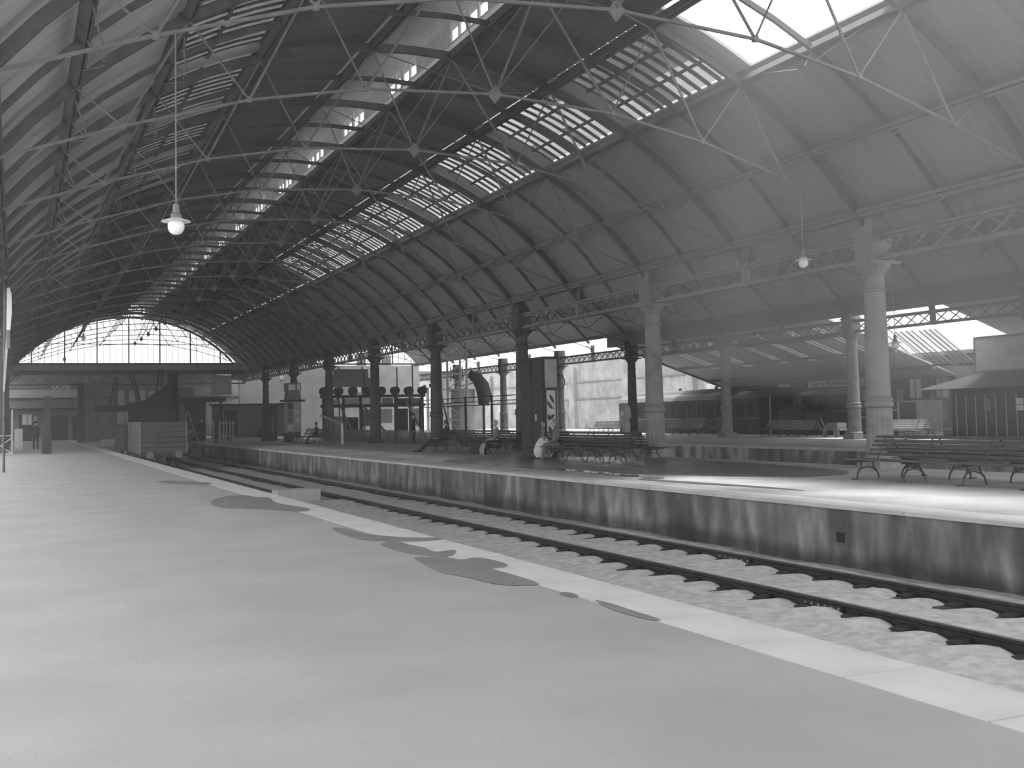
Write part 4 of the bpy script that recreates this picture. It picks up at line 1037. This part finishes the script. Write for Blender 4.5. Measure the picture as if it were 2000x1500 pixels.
hdg = thing('billboard', 'pale billboard standing above the kiosk roof', 'billboard', (41.0, 33.5, 3.0))
obj('board', MB().box(0, .1, -1, 5.9, .1, 1.6), 'pale', hdg); obj('frame', MB().box(-.03, .13, -1.05, 5.95, 1.6, 1.7).box(-.03, .13, 5.9, 5.97, .1, 1.6), 'mid', hdg)
for y in (0, 2.4, 4.8): obj('stay', MB().bar((.15, y, -.1), (.15, y, 1.5), .06, .06), 'mid', hdg)
rnd = random.Random(8)
for q in range(26): obj('faded_letter', MB().box(-.012, 0, .3+q*.15, .3+q*.15+.05, .62, 1.05+rnd.uniform(0, .18)), 'kiosk_light', hdg)
# scales
sc_ = thing('weighing_machine', 'pale weighing machine with a round head, left of the second pale column', 'weighing machine', (30.2, 53.4, 0))
obj('foot', MB().box(-.3, .3, -.3, .3, 0, .18), 'pale', sc_); obj('pillar', MB().prism([(-.13, .18), (.13, .18), (.16, .9), (.1, 1.1), (-.1, 1.1), (-.16, .9)], 1, -.12, .12), 'pale', sc_)
obj('head', MB().lathe([(.08, 1.08), (.2, 1.16), (.26, 1.3), (.26, 1.65), (.22, 1.78), (.08, 1.95), (.02, 2.02)], 16), 'pale', sc_, smooth=True)
obj('dial', MB().tube([(-.255, 0, 1.48), (-.27, 0, 1.48)], .16, 16), 'white', sc_)
# barrow / boxes on the far platform
bw = thing('luggage_barrow', 'low luggage barrow on the far platform right of the pale slatted bench', 'barrow', (39.5, 46.8, 0))
obj('deck', MB().box(-.4, .4, 0, 1.6, .35, .42), 'mid', bw)
for y in (.3, 1.2): obj('wheel', MB().tube([(-.42, y, .2), (-.36, y, .2)], .2, 14), 'mid', bw); obj('wheel', MB().tube([(.42, y, .2), (.36, y, .2)], .2, 14), 'mid', bw)
obj('handle', MB().tube([(0, 1.6, .4), (0, 2.0, 1.0)], .03, 6), 'mid', bw); obj('parcel', MB().box(-.3, .3, .3, 1.2, .42, .75), 'mid', bw)
cbx = thing('slatted_crate', 'grey slatted crate left of the nearest pale column on the far platform', 'crate', (38.7, 43.2, 0))
obj('box', MB().box(-.4, .4, 0, 1.9, .03, 1.05), 'mid', cbx)
for q in range(5): obj('slat', MB().box(-.44, -.4, .05+q*.38, .05+q*.38+.28, .05, 1.05), 'bench_slat', cbx)
pb = thing('pier_box', 'tall grey pier box behind the nearest pale column', 'box', (40.6, 42.0, 0))
obj('body', MB().box(0, .8, 0, 2.2, 0, 1.8), 'mid', pb); obj('dark_panel', MB().box(-.03, 0, .9, 2.0, .9, 1.75), 'dark', pb)

# ------------------------------------------------------------------ train
def bogie(par, x, y):
    for s in (-1, 1):
        for dy in (-.8, .8):
            wh = obj('wheel', MB().tube([(x+s*.8-.06, y+dy, -.45), (x+s*.8+.06, y+dy, -.45)], .4, 16), 'black', par)
    obj('bogie_frame', MB().box(x-.95, x+.95, y-1.2, y+1.2, -.5, -.2), 'black', par)
ca = thing('railway_carriage', 'long dark panelled railway carriage on the far track', 'carriage', (42.7, 58.6, 0))
CL = 18.0
obj('body', MB().box(0, 2.6, 0, CL, -.15, 2.25), 'train', ca)
obj('roof', MB().prism([(-.12, 2.25), (2.72, 2.25), (2.5, 2.52), (1.9, 2.78), (1.3, 2.85), (.7, 2.78), (.1, 2.52)], 1, -.3, CL+.3), 'train_roof', ca)
obj('clerestory', MB().prism([(.7, 2.8), (1.9, 2.8), (1.7, 2.98), (1.3, 3.03), (.9, 2.98)], 1, .5, CL-.5), 'train_roof', ca)
obj('waist_rail', MB().box(-.03, 0, 0, CL, .95, 1.02), 'mid', ca); obj('cant_rail', MB().box(-.04, 0, 0, CL, 2.12, 2.2), 'train_roof', ca); obj('footboard', MB().box(-.25, 0, .3, CL-.3, -.3, -.22), 'black', ca)
for q in range(15):
    y = .6+q*1.15
    wf = obj('window', MB().box(-.02, 0, y, y+.7, 1.1, 1.95), 'black', ca); obj('window_frame', MB().box(-.035, -.02, y-.06, y, 1.05, 2.0).box(-.035, -.02, y+.7, y+.76, 1.05, 2.0), 'train_roof', wf)
for q in range(5): obj('door', MB().box(-.03, -.0, 1.6+q*3.5, 2.25+q*3.5, -.1, 1.05), 'kiosk_dark', ca)
for q in range(4): obj('ventilator', MB().lathe([(.1, 3.0), (.12, 3.12), (.08, 3.2)], 10, c=(1.3, 2+q*4.6, 0)), 'train', ca)
obj('end_platform', MB().box(.1, 2.5, -.9, 0, -.25, -.1), 'black', ca); obj('canopy', MB().prism([(-.1, 2.3), (2.7, 2.3), (2.2, 2.7), (1.3, 2.8), (.4, 2.7)], 1, -1.0, -.2), 'train_roof', ca)
for x in (.15, 2.45): obj('canopy_post', MB().tube([(x, -.9, -.1), (x, -.9, 2.35)], .035, 6), 'pale', ca)
bogie(ca, 1.3, 2.6); bogie(ca, 1.3, CL-2.6)
lo = thing('locomotive', 'black steam locomotive on the far track, behind the pale slatted bench', 'locomotive', (44.1, 44.4, 0))
obj('frame', MB().box(-1.2, 1.2, 0.2, 12.4, -.45, -.1), 'black', lo); obj('running_board', MB().box(-1.3, 1.3, .6, 9.0, .25, .33), 'train', lo)
obj('boiler', MB().tube([(0, 1.2, 1.15), (0, 8.2, 1.15)], .72, 24), 'train', lo, smooth=True)
sb = obj('smokebox', MB().tube([(0, .7, 1.1), (0, 1.7, 1.1)], .8, 24), 'black', lo, smooth=True); obj('smokebox_door', MB().tube([(0, .62, 1.1), (0, .7, 1.1)], .62, 20), 'dark', sb)
for y in (2.6, 4.3, 6.2): obj('boiler_band', MB().tube([(0, y, 1.15), (0, y+.06, 1.15)], .735, 24), 'dark', lo)
obj('chimney', MB().lathe([(.26, 1.8), (.2, 1.9), (.19, 2.3), (.27, 2.4), (.27, 2.48)], 16, c=(0, 1.25, 0)), 'black', lo, smooth=True)
obj('steam_dome', MB().lathe([(.42, 1.75), (.36, 1.85), (.36, 2.3), (.28, 2.48), (.1, 2.58), (.02, 2.6)], 18, c=(0, 4.6, 0)), 'train', lo, smooth=True)
obj('safety_valve', MB().lathe([(.2, 1.8), (.16, 1.9), (.14, 2.25), (.18, 2.3)], 12, c=(0, 6.8, 0)), 'train', lo, smooth=True)
obj('handrail', MB().tube([(-.86, 1.4, 1.35), (-.86, 8.0, 1.35)], .02, 6), 'pale', lo)
obj('cab', MB().box(-1.2, 1.2, 8.2, 8.35, .2, 2.35).box(-1.2, -1.15, 8.2, 10.0, .2, 1.3).box(1.15, 1.2, 8.2, 10.0, .2, 1.3).box(-1.2, -1.12, 9.85, 9.95, 1.3, 2.3).box(-1.2, 1.2, 8.0, 8.2, .2, 1.9), 'train', lo)
obj('cab_roof', MB().prism([(-1.35, 2.3), (1.35, 2.3), (1.1, 2.5), (.5, 2.66), (0, 2.7), (-.5, 2.66), (-1.1, 2.5)], 1, 7.8, 10.8), 'train_roof', lo)
obj('tank', MB().box(-1.28, -.75, 3.2, 8.0, .33, 1.35), 'train', lo)
obj('tender', MB().box(-1.2, 1.2, 10.3, 12.6, -.1, 1.5).prism([(-1.0, 1.5), (1.0, 1.5), (.5, 1.8), (-.5, 1.75)], 1, 10.5, 12.4), 'train', lo)
for s in (-1, 1):
    for y, r_ in ((1.7, .4), (3.9, .62), (5.7, .62), (7.4, .62), (11.0, .4), (12.0, .4)):
        obj('wheel', MB().tube([(s*.82-.06, y, -.85+r_), (s*.82+.06, y, -.85+r_)], r_, 20), 'black', lo)
    obj('cylinder', MB().tube([(s*1.12, 1.2, -.2), (s*1.12, 2.3, -.2)], .26, 14), 'train', lo)
obj('coupling_rod', MB().bar((-1.0, 3.9, -.3), (-1.0, 7.4, -.3), .05, .1), 'mid', lo)
obj('buffer_beam', MB().box(-1.25, 1.25, .3, .5, -.4, .1), 'black', lo)
for x in (-.85, .85): obj('buffer', MB().tube([(x, .3, -.12), (x, -.1, -.12)], .17, 12), 'dark', lo)

# ------------------------------------------------------------------ people
def skin_obj(name, verts, edges, radii, m, parent, sub=2):
    me = bpy.data.meshes.new(name); me.from_pydata([tuple(v) for v in verts], edges, [])
    o = bpy.data.objects.new(name, me); COL.objects.link(o); o.parent = parent
    sk = o.modifiers.new('skin', 'SKIN'); sk.use_smooth_shade = True
    for i, r in enumerate(radii):
        d = me.skin_vertices[0].data[i]; d.radius = r if isinstance(r, tuple) else (r, r); d.use_root = (i == 0)
    ss = o.modifiers.new('sub', 'SUBSURF'); ss.levels = sub; ss.render_levels = sub
    me.materials.append(MATS[m]); return o
def sphere(c, r, n=14, k=10, sx=1, sy=1, sz=1):
    prof = [(max(.002, r*math.sin(PI*i/k)), -r*math.cos(PI*i/k)) for i in range(k+1)]
    mb = MB().lathe(prof, n); mb.v = [(c[0]+a*sx, c[1]+b*sy, c[2]+q*sz) for a, b, q in mb.v]; return mb
def seated(label, loc, rz, top, bottom, legs='skin', lean=0.0, reach=.35, skirt=None, hairm='hair', hat=None):
    """facing -X locally; hips at x=0,z=.52"""
    t = thing('person', label, 'person', loc, rz=rz)
    hx, hz = 0, .52
    sh = Vector((.06+lean, 0, 1.02)); nk = Vector((.03+lean, 0, 1.12)); hd = Vector((.0+lean*1.1, 0, 1.26))
    V = [Vector((hx, 0, hz)), Vector((.04+lean*.4, 0, .72)), Vector((.06+lean*.8, 0, .92)), sh, nk, hd+Vector((0, 0, -.06))]
    E = [(0, 1), (1, 2), (2, 3), (3, 4), (4, 5)]; Rr = [(.15, .14), (.125, .11), (.15, .11), (.10, .07), .05, .055]
    for s in (-1, 1):
        b = len(V); V += [Vector((.05+lean, s*.17, 1.0)), Vector((.03+lean*.8, s*.23, .76)), Vector((-.18, s*.15, .66)), Vector((-.25, s*.11, .64))]
        E += [(3, b), (b, b+1), (b+1, b+2), (b+2, b+3)]; Rr += [.06, .045, .033, .03]
        k_ = len(V); V += [Vector((-.02, s*.1, hz-.01)), Vector((-reach-.05, s*.11, .50)), Vector((-reach-.18-(.3 if reach > .45 else 0), s*.12, .12 if reach > .45 else .27)), Vector((-reach-.14-(.5 if reach > .45 else .02), s*.12, .07)), Vector((-reach-.3-(.5 if reach > .45 else 0), s*.13, .045))]
        E += [(0, k_), (k_, k_+1), (k_+1, k_+2), (k_+2, k_+3), (k_+3, k_+4)]; Rr += [.09, .065, .05, .04, (.045, .03)]
    body = skin_obj('body', V, E, Rr, bottom, t)
    # upper garment
    ub = [V[0]+Vector((0, 0, -.02)), V[1], V[2], V[3], V[4]+Vector((0, 0, -.04))]
    UV = list(ub); UE = [(0, 1), (1, 2), (2, 3), (3, 4)]; UR = [(.165, .15), (.14, .125), (.165, .125), (.115, .085), .062]
    for s in (-1, 1):
        b = len(UV); UV += [Vector((.05+lean, s*.17, 1.0)), Vector((.03+lean*.8, s*.23, .76)), Vector((-.15, s*.165, .67))]; UE += [(3, b), (b, b+1), (b+1, b+2)]; UR += [.072, .056, .045]
    skin_obj('jacket', UV, UE, UR, top, t)
    if skirt:
        obj('skirt', MB().lathe([(.2, .60), (.24, .52), (.25, .42), (.22, .3)], 16), skirt, t, smooth=True).scale = (1.0, .8, 1)
        o = obj('skirt_lap', MB().prism([(.12, .62), (-.38, .60), (-.5, .5), (-.47, .22), (-.36, .2), (-.3, .42), (.1, .42)], 1, -.2, .2), skirt, t, smooth=True)
        bv = o.modifiers.new('bev', 'BEVEL'); bv.width = .05; bv.segments = 3
    # head, face, hair
    head = MB(); s0 = sphere(hd, .1, sx=.95, sy=.8, sz=1.2); head.add(s0.v, s0.f)
    head.add([(hd.x-.085, -.015, hd.z-.02), (hd.x-.085, .015, hd.z-.02), (hd.x-.125, 0, hd.z-.025), (hd.x-.09, 0, hd.z+.03)], [(0, 1, 2), (1, 3, 2), (3, 0, 2), (0, 3, 1)])
    for s in (-1, 1):
        e = sphere((hd.x, s*.082, hd.z-.01), .022, 8, 6, sx=.8, sy=.4, sz=1.2); head.add(e.v, e.f)
    h = obj('head', head, 'skin', t, smooth=True)
    for s in (-1, 1):
        e = sphere((hd.x-.088, s*.03, hd.z+.01), .01, 8, 6); obj('eye', e, 'black', h)
    obj('mouth', MB().box(hd.x-.098, hd.x-.085, -.022, .022, hd.z-.062, hd.z-.055), 'dark', h)
    hh = sphere((hd.x+.018, 0, hd.z+.028), .108, sx=.95, sy=.86, sz=1.12); obj('hair', hh, hairm, t, smooth=True)
    if hat: obj('hat', MB().lathe([(.17, .0), (.17, .015), (.1, .03), (.095, .12), (.06, .14)], 16, c=(hd.x+.01, 0, hd.z+.07)), hat, t, smooth=True)
    for s in (-1, 1):
        hv = [Vector((-.25, s*.11, .64)), Vector((-.31, s*.10, .635))]; he = [(0, 1)]; hr = [(.03, .022), (.038, .018)]
        for q, (dy, L) in enumerate(((-.03, .06), (-.01, .075), (.012, .07), (.032, .052))):
            b = len(hv); hv += [Vector((-.33, s*(.10+dy), .63)), Vector((-.33-L*.6, s*(.10+dy), .62)), Vector((-.33-L, s*(.10+dy), .60))]; he += [(1, b), (b, b+1), (b+1, b+2)]; hr += [.009, .009, .008]
        b = len(hv); hv += [Vector((-.29, s*.065, .63)), Vector((-.325, s*.045, .62))]; he += [(1, b), (b, b+1)]; hr += [.01, .009]
        skin_obj('hand', hv, he, hr, 'skin', t, sub=1)
        obj('shoe', MB().box(-.13, .12, -.045, .045, 0, .05).prism([(.12, .05), (-.02, .05), (.02, .1), (.12, .11)], 1, -.04, .04), 'black', t).location = V[-1 if s == 1 else 13] + Vector((.03, 0, -V[-1].z))
    return t
seated('person in dark clothes slumped at the left end of the bench, legs stretched out', (17.05, 46.4, -.06), 0, 'cloth_dark', 'cloth_dark', reach=.55, lean=.12)
seated('bare-headed person in a short jacket and skirt seated with one leg out beside a case', (17.05, 40.5, -.06), 0, 'cloth_mid', 'skin', reach=.4, skirt='cloth_dark', hairm='pale')
seated('person in grey seated at the stand end of the middle bench, behind the child', (16.75, 34.6, -.06), 0, 'cloth_mid', 'cloth_mid', reach=.33, skirt='cloth_mid', lean=.0, hairm='mid')
tag(thing('x', 'x', 'x'), 'x', 'x'); bpy.data.objects.remove(bpy.data.objects['x'])
seated('dark figure seated at the right end of the small far bench', (17.1, 69.4, -.06), 0, 'cloth_dark', 'cloth_dark', reach=.38)
cs = thing('suitcase', 'dark upright suitcase on the platform by the seated pair', 'suitcase', (16.6, 41.2, 0), rz=.3)
obj('case', MB().box(-.12, .12, -.35, .35, 0, .48), 'black', cs); obj('handle', MB().tube([(0, -.1, .48), (0, -.08, .54), (0, .08, .54), (0, .1, .48)], .012, 6), 'dark', cs)
for y in (-.2, .2): obj('strap', MB().box(-.125, .125, y-.02, y+.02, 0, .485), 'dark', cs)
for i, (x, y, h, rz, lab, mt) in enumerate(((1.1, 76, 1.72, 0, 'dark blurred figure standing on the near platform by the bright doorway', 'cloth_dark'), (21.0, 62.0, 1.7, 1, 'dark figure standing by the leaning props left of the fourth column', 'cloth_dark'), (12.9, 88, 1.7, 0, 'dark figure standing at the white picket gate', 'cloth_dark'), (16.45, 34.85, 1.28, 1.2, 'small child in a wide light skirt standing in front of the advertising stand', 'cloth_light'))):
    t = thing('person', lab, 'person', (x, y, 0), rz=rz)
    k_ = h/1.8; t.scale = (k_, k_, k_)
    if mt == 'cloth_light': obj('skirt', MB().lathe([(.13, 1.02), (.2, .97), (.36, .75), (.47, .45), (.47, .25), (.36, .07)], 24), 'cloth_light', t, smooth=True)
    V = [Vector(p) for p in ((0, 0, .92), (0, 0, 1.1), (0, 0, 1.3), (0, 0, 1.42), (0, 0, 1.5), (0, 0, 1.58))]
    E = [(0, 1), (1, 2), (2, 3), (3, 4), (4, 5)]; Rr = [(.15, .11), (.14, .1), (.17, .11), (.11, .08), .05, .05]
    for s in (-1, 1):
        b = len(V); V += [Vector((s*.19, 0, 1.38)), Vector((s*.24, .02, 1.12)), Vector((s*.23, -.04, .88)), Vector((s*.22, -.05, .80))]; E += [(3, b), (b, b+1), (b+1, b+2), (b+2, b+3)]; Rr += [.065, .05, .038, .035]
        b = len(V); V += [Vector((s*.1, 0, .86)), Vector((s*.11, -.01, .48)), Vector((s*.12, .02, .1)), Vector((s*.12, -.1, .05))]; E += [(0, b), (b, b+1), (b+1, b+2), (b+2, b+3)]; Rr += [.1, .07, .05, (.045, .035)]
    skin_obj('body', V, E, Rr, 'cloth_mid' if mt == 'cloth_light' else mt, t)
    hd_ = sphere((0, -.01, 1.64), .1, sx=.8, sy=.95, sz=1.2); h = obj('head', hd_, 'skin', t, smooth=True)
    if mt == 'cloth_light': obj('hair', sphere((0, .01, 1.665), .107, sx=.85, sy=.95, sz=1.12), 'mid', t, smooth=True)
    else: obj('hat', MB().lathe([(.17, 1.70), (.17, 1.715), (.1, 1.73), (.095, 1.82), (.06, 1.84)], 16), 'cloth_dark', t, smooth=True)
    for s in (-1, 1):
        hv = [Vector((s*.22, -.05, .80)), Vector((s*.22, -.055, .74))]; he = [(0, 1)]; hr = [.03, (.02, .036)]
        for dy in (-.03, -.01, .012, .032):
            b = len(hv); hv += [Vector((s*.22, -.055+dy, .70)), Vector((s*.215, -.055+dy, .65))]; he += [(1, b), (b, b+1)]; hr += [.009, .008]
        b = len(hv); hv += [Vector((s*.20, -.095, .74)), Vector((s*.19, -.11, .70))]; he += [(1, b), (b, b+1)]; hr += [.01, .009]
        skin_obj('hand', hv, he, hr, 'skin', t, sub=1)
